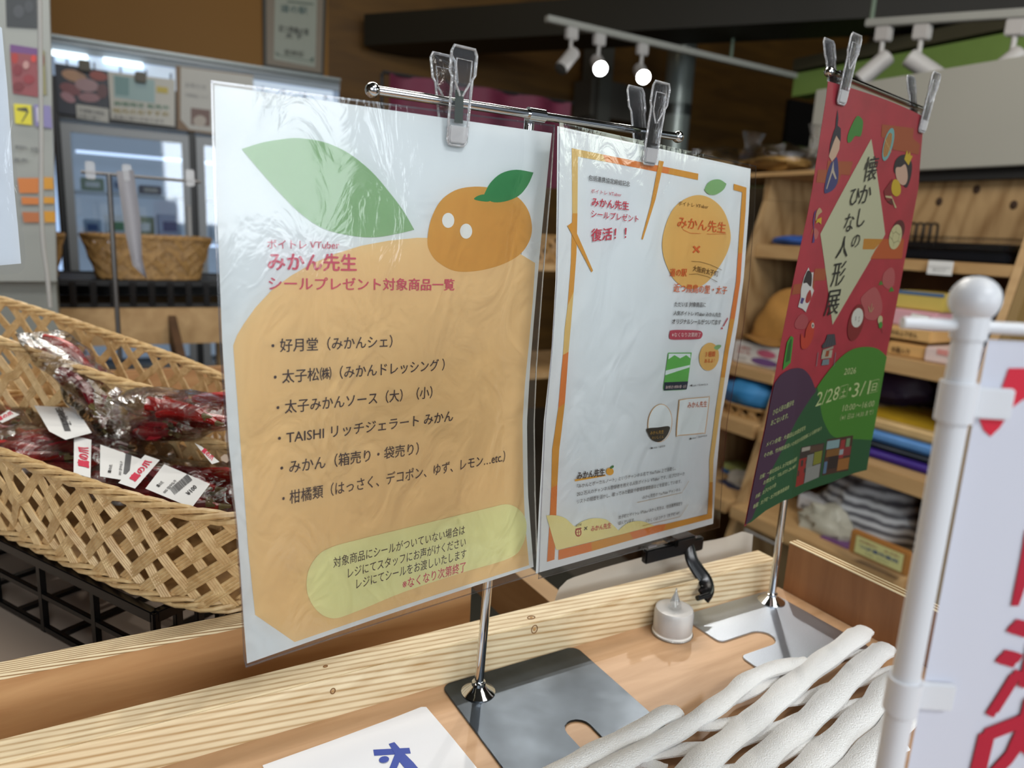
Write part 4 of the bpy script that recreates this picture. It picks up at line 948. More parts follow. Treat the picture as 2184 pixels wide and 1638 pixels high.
B3 = bag('clear bag of chillies at the left frame edge with two small labels', aZ((-20, 905), pz), U*.95+Vv*.2, .17, .08, .03, 18, 9)
B4 = bag('clear bag of bright red chillies leaning on the basket wall', aZ((335, 905), -.195), U*.9-Vv*.1+Z*.15, .17, .06, .026, 15, 12, 1)
B5 = bag('narrow clear bag of dark chillies pointing upward between the baskets', aZ((205, 850), -.185), U*.8-Vv*.1+Z*-.35, .17, .05, .022, 12, 15)
B6 = bag('clear bag of shiny red chillies at the back against the lattice', aZ((400, 868), -.170), U*.95+Vv*.05, .15, .06, .028, 8, 21, 3)
B7 = bag('empty-topped clear bag standing at the back of the rear basket', aZ((170, 790), -.158), U*.7-Z*.3, .16, .055, .02, 5, 27)
def label_on(parent, quad, z, strip, letters, name):
    S_ = Sheet((0, .5, z), (1, 0, 0), (0, 1, 0)); S_.n = Vector((0, 0, 1))
    mb = MB(); S_.poly(mb, quad, 0.0, step=.02); lab = part(parent, name, mb, mat('#eceded', .4, 0, .01))
    mbs = MB(); mbd = MB()
    for st, p0, p1, up, col, bo in letters: S_.text(mbs if col == 'r' else mbd, st, p0, p1, 10, .0004, bo, up=up)
    if mbs.v: part(parent, 'lettering', mbs, mat('#d02048', .5))
    if strip:
        (bx0, by0), (bx1, by1), (ux, uy) = strip; n = 22; rn = random.Random(2)
        for k in range(n):
            w_ = k/n; x, y = bx0+(bx1-bx0)*w_, by0+(by1-by0)*w_; dx, dy = (bx1-bx0)/n*rn.choice((.3, .5, .65)), (by1-by0)/n*.5
            S_.poly(mbd, [(x, y), (x+dx, y+dy), (x+dx+ux, y+dy+uy), (x+ux, y+uy)], .0004, step=.05)
    if mbd.v: part(parent, 'label_print', mbd, mat('#26262c', .5))
zl = -.200
label_on(B1, [(350, 990), (448, 1032), (409, 1083), (310, 1042)], zl, ((362, 1043), (400, 1011), (11, 13)), [('¥100', (403, 1058), (421, 1040), (394, 1051), 'd', .02), ('鷹の爪', (338, 1040), (350, 1030), (332, 1036), 'd', .02), ('005 田中弘子', (352, 1053), (378, 1026), (346, 1050), 'd', .01)], 'price_label')
label_on(B1, [(309, 970), (341, 981), (288, 1042), (252, 1030)], zl+.0012, None, [('鷹の爪', (287, 1028), (324, 985), (273, 1022), 'r', .05)], 'name_strip')
label_on(B2, [(158, 929), (195, 938), (193, 1019), (157, 1009)], zl, None, [('鷹の爪', (188, 999), (187, 955), (165, 995), 'r', .05)], 'name_strip')
label_on(B2, [(214, 948), (318, 985), (300, 1030), (213, 1016)], zl-.001, ((263, 1011), (268, 967), (13, 3)), [('鷹の爪', (236, 1010), (240, 992), (229, 1009), 'd', .02), ('005 田中弘子', (258, 1015), (262, 985), (252, 1013), 'd', .01)], 'price_label')
label_on(B3, [(73, 865), (162, 870), (196, 923), (140, 938), (105, 920)], zl+.004, ((121, 876), (138, 921), (14, 0)), [('田中弘子', (118, 872), (140, 912), (132, 868), 'd', .01)], 'price_label')
label_on(B3, [(-10, 893), (18, 874), (42, 884), (5, 902)], zl+.004, None, [('鷹の爪', (-4, 899), (28, 883), (-8, 892), 'r', .05)], 'name_strip')
label_on(B6, [(415, 945), (430, 952), (468, 985), (452, 990)], -.187, None, [('鷹の爪', (430, 962), (452, 983), (436, 955), 'r', .04)], 'name_strip')
# hanging laminated sheet at the left edge
PL = Sheet((-.05, .5, .1), (1, .03, 0), (0, 0, 1))
t = thing('laminated_poster', 'plain white laminated sheet cut off by the left edge of the photo', 'poster', PL.pt(-.03, -.14))
mb = MB(); PL.poly(mb, [(-120, -40), (4, 60), (15, 180), (24, 300), (30, 400), (38, 480), (45, 562), (0, 566), (-110, 572)], .0, step=.05); part(t, 'paper', mb, mat('#cdd3da', .5, 0, .01))
mb = MB(); PL.poly(mb, [(-130, -60), (2, -30), (12, 90), (24, 230), (40, 400), (55, 545), (52, 572), (40, 583), (0, 586), (-120, 592)], .001, step=.05); part(t, 'laminate', mb, M_film)
# small knots in the pine batten
tb = bpy.data.objects['display_table']
for px, pl_, r_ in (((1133, 1317), 't', .0032), ((1140, 1342), 'f', .0034), ((710, 1474), 'f', .0020), ((694, 1421), 't', .0014)):
    q = aZ(px, -.29835) if pl_ == 't' else aY(px, .4298)
    a_, b_ = (X, Y*.7) if pl_ == 't' else (X*.8, Z)
    P_ = [q+a_*r_*math.cos(i*.5236)+b_*r_*math.sin(i*.5236) for i in range(13)]
    part(tb, 'knot', MB().tube(P_, .0004, 6, cap=False), mat('#80572f', .7), smooth=True)
    part(tb, 'knot', MB().ball(q, r_*.55, 10, (.8, .5, .25) if pl_ == 't' else (.8, .25, .9)), mat('#b98d58', .7), smooth=True)
# ================================================================== background, left: freezer, plank shelf, baskets
FY = 3.8
def yrect(px0, px1, y): a = aY(px0, y); b = aY(px1, y); return min(a.x, b.x), max(a.x, b.x), min(a.z, b.z), max(a.z, b.z)
xl, xr = aY((118, 300), FY).x, aY((723, 169), FY).x
ztop = .188*FY
t = thing('glass_door_freezer', 'tall glass-door display freezer with a lit white canopy', 'freezer', ((xl+xr)/2, FY+.3, ZF))
M_fr = mat('#8c8f92', .4, .3, .02); M_frd = mat('#0c0c0e', .4)
part(t, 'cabinet', bx(xl, xr, FY+.5, FY+.54, ZF, ztop-.02), mat('#b9c3cc', .5))
part(t, 'side_panel', bx(xr-.03, xr, FY, FY+.5, ZF, ztop-.02), mat('#9aa0a6', .5))
part(t, 'side_panel', bx(xl, xl+.02, FY, FY+.5, ZF, ztop-.02), mat('#9aa0a6', .5))
part(t, 'top_rail', bx(xl-.01, xr, FY-.03, FY+.05, ztop-.012, ztop), mat('#8e9698', .35, .5))
part(t, 'top_rail', bx(xl-.01, xr, FY-.02, FY+.05, ztop-.030, ztop-.018), mat('#7a8084', .35, .5))
part(t, 'canopy', bx(xl, xr, FY-.01, FY+.05, ztop-.058, ztop-.031), mat('#a8b4c0', .5), label='pale grey canopy strip')
for x_ in (xl-.01, xl+.20): part(t, 'light_tube', bx(x_, x_+.15, FY-.03, FY-.012, ztop-.082, ztop-.062), mat('#e8f8ff', .5, 0, 0, 5, 0, 2.2), label='glowing white tube')
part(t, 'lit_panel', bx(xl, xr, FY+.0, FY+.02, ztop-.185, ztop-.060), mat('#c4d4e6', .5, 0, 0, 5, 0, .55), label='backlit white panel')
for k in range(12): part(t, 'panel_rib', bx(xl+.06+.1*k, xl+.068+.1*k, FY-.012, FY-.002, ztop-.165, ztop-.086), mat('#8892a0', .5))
part(t, 'side_light', bx(xl-.035, xl-.008, FY-.02, FY+.0, -.6, ztop-.25), mat('#a8c8f4', .5, 0, 0, 5, 0, 1.0), label='glowing blue-white side strip')
z_h = aY((131, 252), FY).z
part(t, 'header_board', bx(xl, xr, FY-.012, FY-.001, z_h, ztop-.160), M_frd)
d1 = (aY((131, 300), FY).x, aY((401, 300), FY).x)
def door(x0, x1):
    z0, z1 = -.75, aY((300, 280), FY).z
    d = part(t, 'door', bx(x0, x1, FY-.03, FY-.004, z1-.035, z1), M_fr)
    for a in ((x0, x0+.035, z0, z1-.035), (x1-.03, x1, z0, z1-.035), (x0+.035, x1-.03, z0, z0+.05)):
        bx(a[0], a[1], FY-.03, FY-.004, a[2], a[3]).build('door_frame', M_fr, d)
    bx(x0+.035, x1-.03, FY-.02, FY-.016, z0+.05, z1-.035).build('glass_pane', M_glass, d)
    MB().tube([(x1-.012, FY-.045, -.14), (x1-.012, FY-.045, .05)], .008, 10).build('handle', M_white, d, smooth=True)
door(*d1); door(d1[1]+.03, xr-.02)
part(t, 'kick_panel', bx(xl, xr, FY-.02, FY+.5, ZF, -.76), M_frd)
part(t, 'centre_post', bx(d1[1], d1[1]+.03, FY-.01, FY+.02, -.75, z_h), M_frd)
part(t, 'left_post', bx(xl, d1[0], FY-.01, FY+.02, -.75, z_h), M_frd)
part(t, 'interior_back', bx(d1[0], xr-.03, FY+.46, FY+.47, -.75, z_h), mat('#a9b6c4', .6, 0, .05, 3, 0, .45))  # back wall glows by itself, interior light put into its surface
M_wire = mat('#dfe6ea', .4)
for z in (-.14, .25): part(t, 'cabinet_lamp', bx(d1[0]+.05, xr-.06, FY+.03, FY+.045, z, z+.012), mat('#d8e8ff', .5, 0, 0, 5, 0, 1.6), label='glowing lamp strip inside the freezer')  # strips added only to brighten the inside of the freezer
for z in (-.45, -.12, .08):
    part(t, 'wire_shelf', bx(d1[0]+.03, xr-.04, FY+.06, FY+.44, z, z+.012), M_wire)
k = 0
for z in (-.438, -.108, .092):
    x = d1[0]+.06
    while x < xr-.14:
        w_ = random.uniform(.07, .11); h_ = random.uniform(.07, .13) if z < .09 else random.uniform(.04, .07)
        if not (d1[1]-.02 < x+w_ and x < d1[1]+.05):
            col = ['#cfd9e2', '#e4ecf2', '#5a2630', '#9fb8cf', '#eef2f4', '#7c8f66', '#b8c8dc', '#45303a'][k % 8]
            g = thing('frozen_pack', ['white', 'pale', 'dark red', 'blue-grey', 'bright white', 'green-white', 'pale blue', 'dark maroon'][k % 8]+' frozen food pack on the %s freezer shelf, %s' % ({-.438: 'lowest', -.108: 'middle', .092: 'top'}[z], 'behind the left door' if x < d1[1] else 'behind the right door'), 'pack', (x+w_/2, FY+.15, z), group='frozen packs inside the freezer')
            part(g, 'carton', bx(x, x+w_, FY+.10, FY+.2, z, z+h_), mat(col, .4), bevel=.004)
            part(g, 'pack_label', bx(x+w_*.2, x+w_*.8, FY+.097, FY+.0995, z+h_*.3, z+h_*.7), mat(['#8a98a8', '#b04040', '#e8e0d0', '#3c5c90', '#6a9a6a', '#e8e8e0', '#50688c', '#c8b8a0'][k % 8], .4))
        k += 1; x += w_+random.uniform(.01, .03)
def print_board(name, label, cat, y, th, quad, col, prints, group=None, rough=.4):
    """flat printed card facing the viewer: quad px bounds, prints = (part, colour, px polygon)"""
    S_ = Sheet((0, y, 0), (1, 0, 0), (0, 0, 1)); a, b, c_, d_ = [S_.ab(p) for p in quad]
    t = thing(name, label, cat, S_.pt(*d_), group=group)
    mb = MB().prism([a, b, c_, d_], S_.ex, S_.up, Vector((0, th, 0)), S_.O); part(t, 'backing', mb, mat(col, rough, 0, .02))
    off = .001
    for nm, cc_, pts in prints:
        off += .0006
        mb = MB()
        if nm == 'lettering':
            for st, p0, p1, h in pts: S_.text(mb, st, p0, p1, h, off, .01)
        else: S_.poly(mb, pts, off, step=.5)
        part(t, nm, mb, mat(cc_, rough, 0, .04))
    return t
yb = FY-.03
print_board('food_card', 'dark blue photo card of sliced meat above the left freezer door', 'card', yb, .004, [(116, 134), (232, 152), (233, 258), (124, 240)], '#182238', [
    ('photo_print', '#c89a78', ell(158, 162, 28, 12, 15, 14)), ('photo_print', '#a8483c', ell(210, 162, 20, 10, 12, 12)), ('photo_print', '#8c4a52', ell(150, 190, 24, 12, 20, 12)), ('photo_print', '#b49098', ell(185, 182, 26, 14, 10, 12)),
    ('photo_print', '#a87a84', ell(190, 208, 24, 10, 5, 12)), ('photo_print', '#b88894', ell(145, 208, 18, 9, 30, 12)), ('photo_print', '#6a3a40', ell(218, 195, 12, 16, 0, 10))])
print_board('note_card', 'small rounded white note card overlapping the meat photo', 'card', yb-.012, .003, [(162, 222), (232, 232), (232, 262), (164, 252)], '#cfd0cc', [
    ('lettering', '#5c5c60', [('冷凍庫の商品', (168, 238), (222, 246), 8), ('お取り扱い', (168, 250), (215, 256), 7)])])
print_board('notice_card', 'white notice card with a pale blue picture and green lettering above the freezer doors', 'card', yb-.006, .004, [(230, 152), (373, 170), (373, 270), (237, 254)], '#dcdcd6', [
    ('picture_print', '#a9cbd0', [(242, 160), (330, 171), (330, 220), (244, 208)]), ('picture_print', '#7aa8ac', [(244, 162), (275, 166), (275, 205), (246, 202)]), ('picture_print', '#d8c44a', [(334, 184), (358, 187), (358, 200), (334, 197)]),
    ('lettering', '#3f8a6a', [('期間限定 販売中', (243, 224), (360, 234), 9)]), ('lettering', '#b09a2c', [('地元のおすすめ', (240, 240), (360, 248), 10)]), ('lettering', '#8c8c90', [('数量に限りがあります', (242, 252), (350, 262), 7)])])
print_board('framed_notice', 'white notice with a round food photo in a brown frame beside the orange list', 'card', yb-.004, .01, [(375, 140), (540, 160), (540, 300), (378, 276)], '#8a6a42', [
    ('paper_print', '#d4d4d0', [(385, 143), (540, 163), (540, 294), (404, 276), (385, 255)]), ('photo_print', '#7c5a50', [(407, 230), (448, 235), (448, 270), (407, 266)]), ('photo_print', '#c8beb4', ell(426, 258, 14, 12, 0, 14)),
    ('lettering', '#9a9a9c', [('お知らせ', (395, 185), (440, 191), 10), ('冷凍商品について', (395, 205), (445, 212), 7)])])
for i, px in enumerate(((180, 140), (300, 165))):
    p = aY(px, yb-.02); tag(MB().obox(p, X*.022, Y*.012, Z*.022).build('binder_clip', mat('#57503a', .4), bevel=.004), ['small dull clip on top of the meat photo card', 'small dull clip on top of the notice card'][i], 'clip')
# certificate frame
t = print_board('certificate_frame', 'grey framed certificate hanging high on the brown wall', 'picture frame', WY-.03, .025, [(560, -60), (698, -50), (690, 163), (563, 141)], '#3e3c34', [
    ('mount_print', '#8f8272', [(567, -60), (691, -50), (685, 156), (569, 137)]), ('certificate_paper', '#a8ada0', [(587, -60), (677, -50), (672, 144), (584, 127)]),
    ('border_line', '#55685c', [(592, 118), (668, 133), (668, 131.5), (592, 116.5)]), ('border_line', '#55685c', [(587, 110), (598, 118), (590, 119)]), ('border_line', '#55685c', [(660, 126), (669, 122), (667, 134)]),
    ('border_line', '#55685c', [(612, 2), (668, 8), (668, 11), (612, 5)]),
    ('lettering', '#3f5f60', [('道の駅', (598, 24), (655, 30), 15)]), ('lettering', '#1e201c', [('近つ飛鳥の里', (594, 66), (658, 75), 13), ('太 子', (608, 80), (645, 84), 11)]), ('lettering', '#6a6c60', [('登録証', (605, 116), (648, 121), 11)])])
# plank shelf with the black crate and two small baskets
PY = 2.2
zp = -.1145*PY; zc_ = -.081*PY
t = thing('plank_shelf', 'light wooden shelf table carrying the long black crate', 'shelf', (0, PY+.2, ZF))
part(t, 'plank', bx(-.9, .42, PY, PY+.45, zp-.10, zp), M_shelf, label='light brown plank')
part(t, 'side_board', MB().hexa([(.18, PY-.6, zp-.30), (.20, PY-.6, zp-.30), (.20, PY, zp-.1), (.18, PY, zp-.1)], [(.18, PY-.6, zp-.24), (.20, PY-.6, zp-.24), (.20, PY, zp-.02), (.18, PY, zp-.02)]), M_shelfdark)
for x in (-.85, .36):
    for y in (PY+.02, PY+.40): part(t, 'leg', bx(x, x+.04, y, y+.04, ZF, zp-.1), M_shelf)
t = thing('plastic_crate', 'long shallow black slatted crate on the plank shelf carrying two small baskets', 'crate', (-.2, PY+.2, zp+.001))
part(t, 'top_rail', bx(-.85, .40, PY+.02, PY+.032, zc_-.014, zc_), M_blackm); part(t, 'base_rail', bx(-.85, .40, PY+.02, PY+.032, zp+.001, zp+.012), M_blackm)
part(t, 'back_wall', bx(-.85, .40, PY+.36, PY+.37, zp+.001, zc_), M_blackm); part(t, 'deck', bx(-.85, .40, PY+.032, PY+.36, zc_-.012, zc_-.004), M_blackm)
for k in range(27): part(t, 'slat', bx(-.84+.0465*k, -.825+.0465*k, PY+.012, PY+.021, zp+.006, zc_-.004), M_black)
a = aY((180, 590), PY+.1); b = aY((452, 590), PY+.1)
basket('small tan wicker basket on the black crate in front of the freezer door', ((a.x+b.x)/2, PY+.14, 0), X, Y, (b.x-a.x)/2, .10, zc_+.004, aY((300, 507), PY+.06).z, nb=11, lean=1.1, bw=.010, amp=.003, m=M_wickd, segs=8, inset=.8)
a = aY((-90, 590), PY+.1); b = aY((140, 590), PY+.1)
basket('small tan wicker basket on the black crate below the fruit posters', ((a.x+b.x)/2, PY+.14, 0), X, Y, (b.x-a.x)/2, .10, zc_+.004, aY((60, 500), PY+.06).z, nb=10, lean=1.1, bw=.010, amp=.003, m=M_wickd, segs=8, inset=.8)
# small stand with a twisted folded banner
SY = 1.6
t = thing('small_sign_stand', 'thin grey stand with clips in front of the freezer door', 'stand', aY((252, 700), SY))
pb = aY((252, 700), SY); pt_ = aY((243, 372), SY)
part(t, 'pole', MB().tube([(pb.x, SY, -.52), (pb.x, SY, pt_.z)], .0045, 10), mat('#6f6d6c', .35, .7), smooth=True)
part(t, 'crossbar', MB().tube([(pb.x-.045, SY, pt_.z), (pb.x+.16, SY, pt_.z-.002)], .003, 10), mat('#6f6d6c', .35, .7), smooth=True)
part(t, 'foot', bx(pb.x-.06, pb.x+.06, SY-.06, SY+.06, -.524, -.52), mat('#6f6d6c', .35, .7))
for dx in (-.03, .03, .14): part(t, 'clip', MB().obox((pb.x+dx, SY-.006, pt_.z+.004), X*.008, Y*.005, Z*.016), M_acryl2, bevel=.002)
q = [aY(p, SY-.02) for p in ((248, 365), (285, 362), (300, 470), (303, 550), (314, 596), (283, 566), (268, 500))]
def fold(u, v):
    l_ = [q[0], q[6], q[5], q[4]]; r_ = [q[1], q[2], q[3], q[4]]; k = min(v*3, 2.999); i = int(k)
    A_ = l_[i]+(l_[i+1]-l_[i])*(k-i); B_ = r_[i]+(r_[i+1]-r_[i])*(k-i); p = A_+(B_-A_)*u; return p+Vector((0, .012*math.sin(math.pi*u), 0))
tag(grid_surface(fold, 8, 18).build('folded_banner', mat('#a3a1a6', .6), smooth=True), 'grey folded banner hanging twisted from the thin stand', 'banner')
tag(bx(-.75, .16, 1.53, 1.93, -.54, -.525).build('stand_table', M_shelf), 'wooden ledge under the thin grey stand', 'table')
for x in (-.72, .24): pass
# hanging white cord
tag(MB().tube([Vector(v) for v in catmull([tuple(aY(p, 1.45)) for p in ((84, -60), (86, 120), (88, 300), (88, 440), (92, 520), (100, 580), (107, 655))], 5, False)], .0035, 8).build('hanging_cable', mat('#b4b2ae', .5), smooth=True), 'thin off-white cable hanging down past the fruit posters', 'cable')
# fruit poster board at the far left
BY = 1.95
print_board('poster_column', 'grey pillar display with cherry, sticker and orange photo prints at the far left', 'display', BY, .06, [(-80, -80), (103, -80), (121, 600), (-80, 600)], '#9c9e98', [
    ('photo_print', '#232628', [(10, -70), (78, -60), (80, 62), (14, 58)]), ('photo_print', '#3c3e42', ell(40, 25, 12, 14, 0, 10)), ('photo_print', '#34363a', ell(62, 15, 10, 14, 0, 10)),
    ('header_print', '#6a3a78', [(22, 95), (80, 104), (80, 118), (22, 112)]), ('photo_print', '#8c3c40', [(22, 112), (80, 118), (82, 208), (28, 200)]),
    ('cherry_print', '#a82418', ell(32, 125, 7, 12, 0, 10)), ('cherry_print', '#c83020', ell(72, 126, 6, 8, 0, 10)), ('cherry_print', '#7c1420', ell(38, 150, 10, 12, 0, 10)), ('cherry_print', '#8c1a24', ell(62, 170, 12, 10, 0, 10)), ('cherry_print', '#701018', ell(40, 185, 12, 10, 0, 10)), ('cherry_print', '#b88a84', ell(56, 140, 7, 9, 0, 10)),
    ('photo_print', '#8a8452', [(86, 108), (95, 109), (99, 204), (90, 203)]), ('cherry_print', '#7c2410', ell(91, 130, 4, 14, 0, 10)),
    ('yellow_sticker', '#d8cc1c', [(30, 222), (67, 225), (69, 268), (33, 264)]), ('sticker_line', '#3c3c20', [(36, 232), (58, 230), (62, 240), (48, 262), (46, 261), (58, 240), (38, 236)]),
    ('violet_print', '#8078a8', [(73, 224), (108, 227), (112, 275), (76, 270)]), ('violet_print', '#c8c4d0', [(78, 230), (90, 231), (92, 262), (80, 261)]),
    ('orange_print', '#d07828', [(38, 380), (84, 380), (86, 412), (42, 412)]), ('orange_print', '#d49414', [(92, 378), (113, 379), (115, 404), (94, 404)]),
    ('orange_print', '#d07828', [(46, 420), (86, 422), (88, 436), (48, 436)]), ('orange_print', '#d49414', [(92, 420), (116, 421), (117, 434), (94, 434)]),
    ('orange_print', '#b86a34', [(48, 452), (88, 453), (90, 474), (52, 474)]), ('orange_print', '#d49414', [(94, 450), (118, 451), (119, 474), (96, 474)]),
    ('lettering', '#55585a', [('朝採れ', (34, 318), (60, 320), 8), ('大粒', (66, 325), (84, 327), 12), ('直売', (30, 345), (60, 347), 8)])])
struct('trim_10', bx(-1.2, aY((104, 300), BY).x-.01, BY+.07, BY+.2, ZF, 2.0), mat('#8f918a', .5), label='grey post behind the fruit posters')
# hanging items seen between the two laminated posters
m_ = aY((830, 250), 2.5); n_ = aY((1205, 420), 2.5); k_ = aY((1000, 205), 2.5)
t = thing('cloth_rack', 'thin rack holding the maroon cloth behind the laminated posters', 'rack', (m_.x+.2, 2.52, ZF))
part(t, 'crossbar', MB().tube([(m_.x-.02, 2.515, k_.z+.037), (n_.x+.02, 2.515, k_.z+.037)], .006, 8), M_blackm, smooth=True)
for x in (m_.x-.01, n_.x-.25): part(t, 'post', MB().tube([(x, 2.55, ZF), (x, 2.55, k_.z+.04)], .006, 8), M_blackm, smooth=True)
tag(grid_surface(lambda u, v: Vector((m_.x+(n_.x-m_.x)*u, 2.5+.02*math.sin(u*22), k_.z+.035-v*.33)), 40, 4).build('hanging_cloth', mat('#5a1430', .7, 0, .4, 12), smooth=True), 'dark maroon cloth hanging behind the gap of the two laminated posters', 'cloth')
t = thing('back_shelf', 'wooden shelf with wicker trays seen between the laminated posters', 'shelf', (1.0, 2.1, ZF))
q = aY((1160, 470), 2.0)
part(t, 'board', bx(q.x-.35, q.x+.55, 2.0, 2.4, q.z-.16, q.z-.14), M_shelf); part(t, 'board', bx(q.x-.35, q.x+.55, 2.0, 2.4, q.z-.52, q.z-.50), M_shelf)
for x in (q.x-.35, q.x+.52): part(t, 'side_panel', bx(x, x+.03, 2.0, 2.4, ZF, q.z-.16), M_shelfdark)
basket('tan wicker tray on the shelf seen between the laminated posters', (q.x+.02, 2.14, 0), X, Y, .28, .11, q.z-.139, q.z-.05, nb=8, lean=1.1, bw=.009, amp=.003, m=M_wickd, segs=6, inset=.85)
# ================================================================== track lights
def track(P_, Q_, label, heads, hangers):
    t = thing('track_light_rail', label, 'track', P_); d = (Q_-P_).normalized()
    part(t, 'rail', MB().obox((P_+Q_)/2, (Q_-P_)/2, d.cross(Z)*.016, Z*.013), mat('#a9a9a2', .5), bevel=.003)
    for k in hangers:
        p = rail(P_, Q_, k); part(t, 'hanger', MB().tube([p, p+Z*(2.58-p.z)], .008, 8), mat('#6c7c6a', .5), smooth=True)
    for k, dr, lit, lb in heads:
        p = rail(P_, Q_, k)-Z*.012; dr = Vector(dr).normalized()
        g = thing('spotlight', lb, 'spotlight', p)
        M_h = mat('#c2bebb', .45)
        part(g, 'adapter', MB().obox(p-Z*.025, d*.028, d.cross(Z)*.014, Z*.024), M_h, bevel=.004)
        part(g, 'neck', MB().tube([p-Z*.045, p-Z*.11], .008, 10), M_h, smooth=True)
        c_ = p-Z*.12+dr*.018
        part(g, 'lamp_head', MB().lathe(c_-dr*.055, [(.024, 0), (.029, .005), (.029, .115), (.027, .117)], 24, dr), M_h, smooth=True)
        part(g, 'lens', MB().lathe(c_+dr*.0625, [(.0285, 0), (.0285, .002), (.015, .006)], 24, dr), mat('#ffffff', .5, 0, 0, 5, 0, 30) if lit else mat('#4a4844', .3), smooth=True, label='glowing lens' if lit else None)
TY = 2.8
P_ = aY((1165, 47), TY); Q_ = aY((1745, 172), TY)
P_.z = Q_.z = .32*TY
track(P_, Q_, 'slim white ceiling track carrying three spotlights in the middle of the photo', [(.075, (-.7, -.2, -.75), 0, 'unlit white spotlight pointing left, first on the middle track'), (.16, (-.45, -1, -.6), 1, 'lit spotlight, left of the two glowing ones'), (.30, (-.5, -1, -.6), 1, 'lit spotlight, right of the two glowing ones')], (.62,))
P2_ = aX((1850, 50), 2.4); Q2_ = aX((2200, 28), 2.4)
e_ = P2_+(Q2_-P2_)*1.3
track(P2_, e_, 'white ceiling track at the upper right carrying grey spotlights', [(.10, (-.5, .5, -.7), 0, 'unlit spotlight pointing left under the right-hand track'), (.30, (.6, -.9, -.75), 0, 'unlit spotlight pointing right in the middle of the right-hand track'), (.72, (-.45, .55, -.7), 0, 'unlit spotlight at the right edge under the right-hand track')], (0.02, .9))
# ================================================================== background, right: shelving unit
def front(zz): return 2.0-.25*(-.05-zz)/.70        # sloping front of the shelving
yA, yB, xb = .95, 1.50, 2.32
z1 = (aX((1929, 569), 2.0).z+aX((2133, 599), 2.0).z)/2; z1t = (aX((1938, 547), 2.0).z+aX((2145, 571), 2.0).z)/2
z2 = (aX((1891, 789), 1.92).z+aX((2001, 815), 1.92).z)/2; z2t = z2+.045
z3 = (aX((1832, 1013), 1.83).z+aX((1963, 1053), 1.83).z)/2; z3t = z3+.045
z4 = aX((1710, 1168), 1.74).z
t = thing('shelving_unit', 'plywood shelving unit full of goods behind the red poster', 'shelf', (2.1, 1.4, ZF))
for a_, b_ in ((z1, z1t), (z2, z2t), (z3, z3t), (z4, z4+.04)):
    part(t, 'shelf_board', bx(front(a_), xb, yA, yB, a_, b_), M_shelf, bevel=.002)
def side(y0, y1, nm, m):
    o_ = [(front(-.05)-.0, 0)]; ztop_ = .16
    part(t, nm, MB().hexa([(front(-1.0)-.02, y0, ZF), (xb, y0, ZF), (xb, y1, ZF), (front(-1.0)-.02, y1, ZF)], [(front(ztop_)-.02, y0, ztop_), (xb, y0, ztop_), (xb, y1, ztop_), (front(ztop_)-.02, y1, ztop_)]), m)
side(yB, yB+.025, 'side_panel', M_plyknot); side(yA-.022, yA, 'side_panel', M_shelf); side(yA-.046, yA-.024, 'side_panel', mat('#8c7142', .5, 0, .1, 5))
part(t, 'back_panel', bx(xb, xb+.02, yA-.9, yB+.02, z1-.0, .247), M_plyknot, label='plywood back board with knots')
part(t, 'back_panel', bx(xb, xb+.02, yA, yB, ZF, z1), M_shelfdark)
for px in ((1855+148/1, 430), (2083, 404), (2162, 437), (1655, 455), (1702, 452)):
    p = aX(px, xb-.001); part(t, 'knot', MB().ball(p, .011, 10, (.2, 1, 1.2)), mat('#3a2616', .8), smooth=True)
# second narrow bay beyond, whose plywood end panel is seen left of the red poster
t = thing('shelving_unit', 'narrow neighbouring plywood bay seen left of the red poster', 'shelf', (2.1, 1.66, ZF))
yC = 1.79; l1 = (aX((1624, 546), 2.0).z+aX((1700, 560), 2.0).z)/2; l1t = (aX((1617, 516), 2.0).z+aX((1706, 530), 2.0).z)/2; l2t = aX((1600, 779), 1.93).z
for a_, b_ in ((l1, l1t), (l2t-.035, l2t-.001), (z3, z3t), (z4, z4+.04)):
    part(t, 'shelf_board', bx(front(a_)+.01, xb, yB+.028, yC-.001, a_, b_), M_shelf, bevel=.002)
side(yC, yC+.025, 'side_panel', M_plyknot)
part(t, 'upper_panel', bx(front(.16)-.02, xb, yC, yC+.025, .161, .235), M_plyknot)
part(t, 'back_panel', bx(xb-.004, xb-.001, yB+.028, yC, l1t, .235), M_plyknot)
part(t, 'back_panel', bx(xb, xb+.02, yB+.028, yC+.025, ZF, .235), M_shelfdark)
# white board
wz0 = aX((1900, 369), 2.30).z; wz1 = aX((1900, 172), 2.30).z; wy1 = aX((1742, 300), 2.30).y; 
tag(bx(2.26, 2.285, -.3, wy1, wz0, wz1).build('white_board', mat('#a8a69c', .5, 0, .04, 3), bevel=.003), 'large blank off-white board mounted above the shelving unit', 'board')
struct('trim_11', bx(2.286, 2.36, -.3, wy1, .228, wz0+.01), mat('#1c1c1c', .6), label='dark rail below the white board')
struct('wall_right_2', bx(2.42, 2.5, -1.2, 3.1, ZF, .24), mat('#5c4d34', .6), label='brown partition behind the shelving')
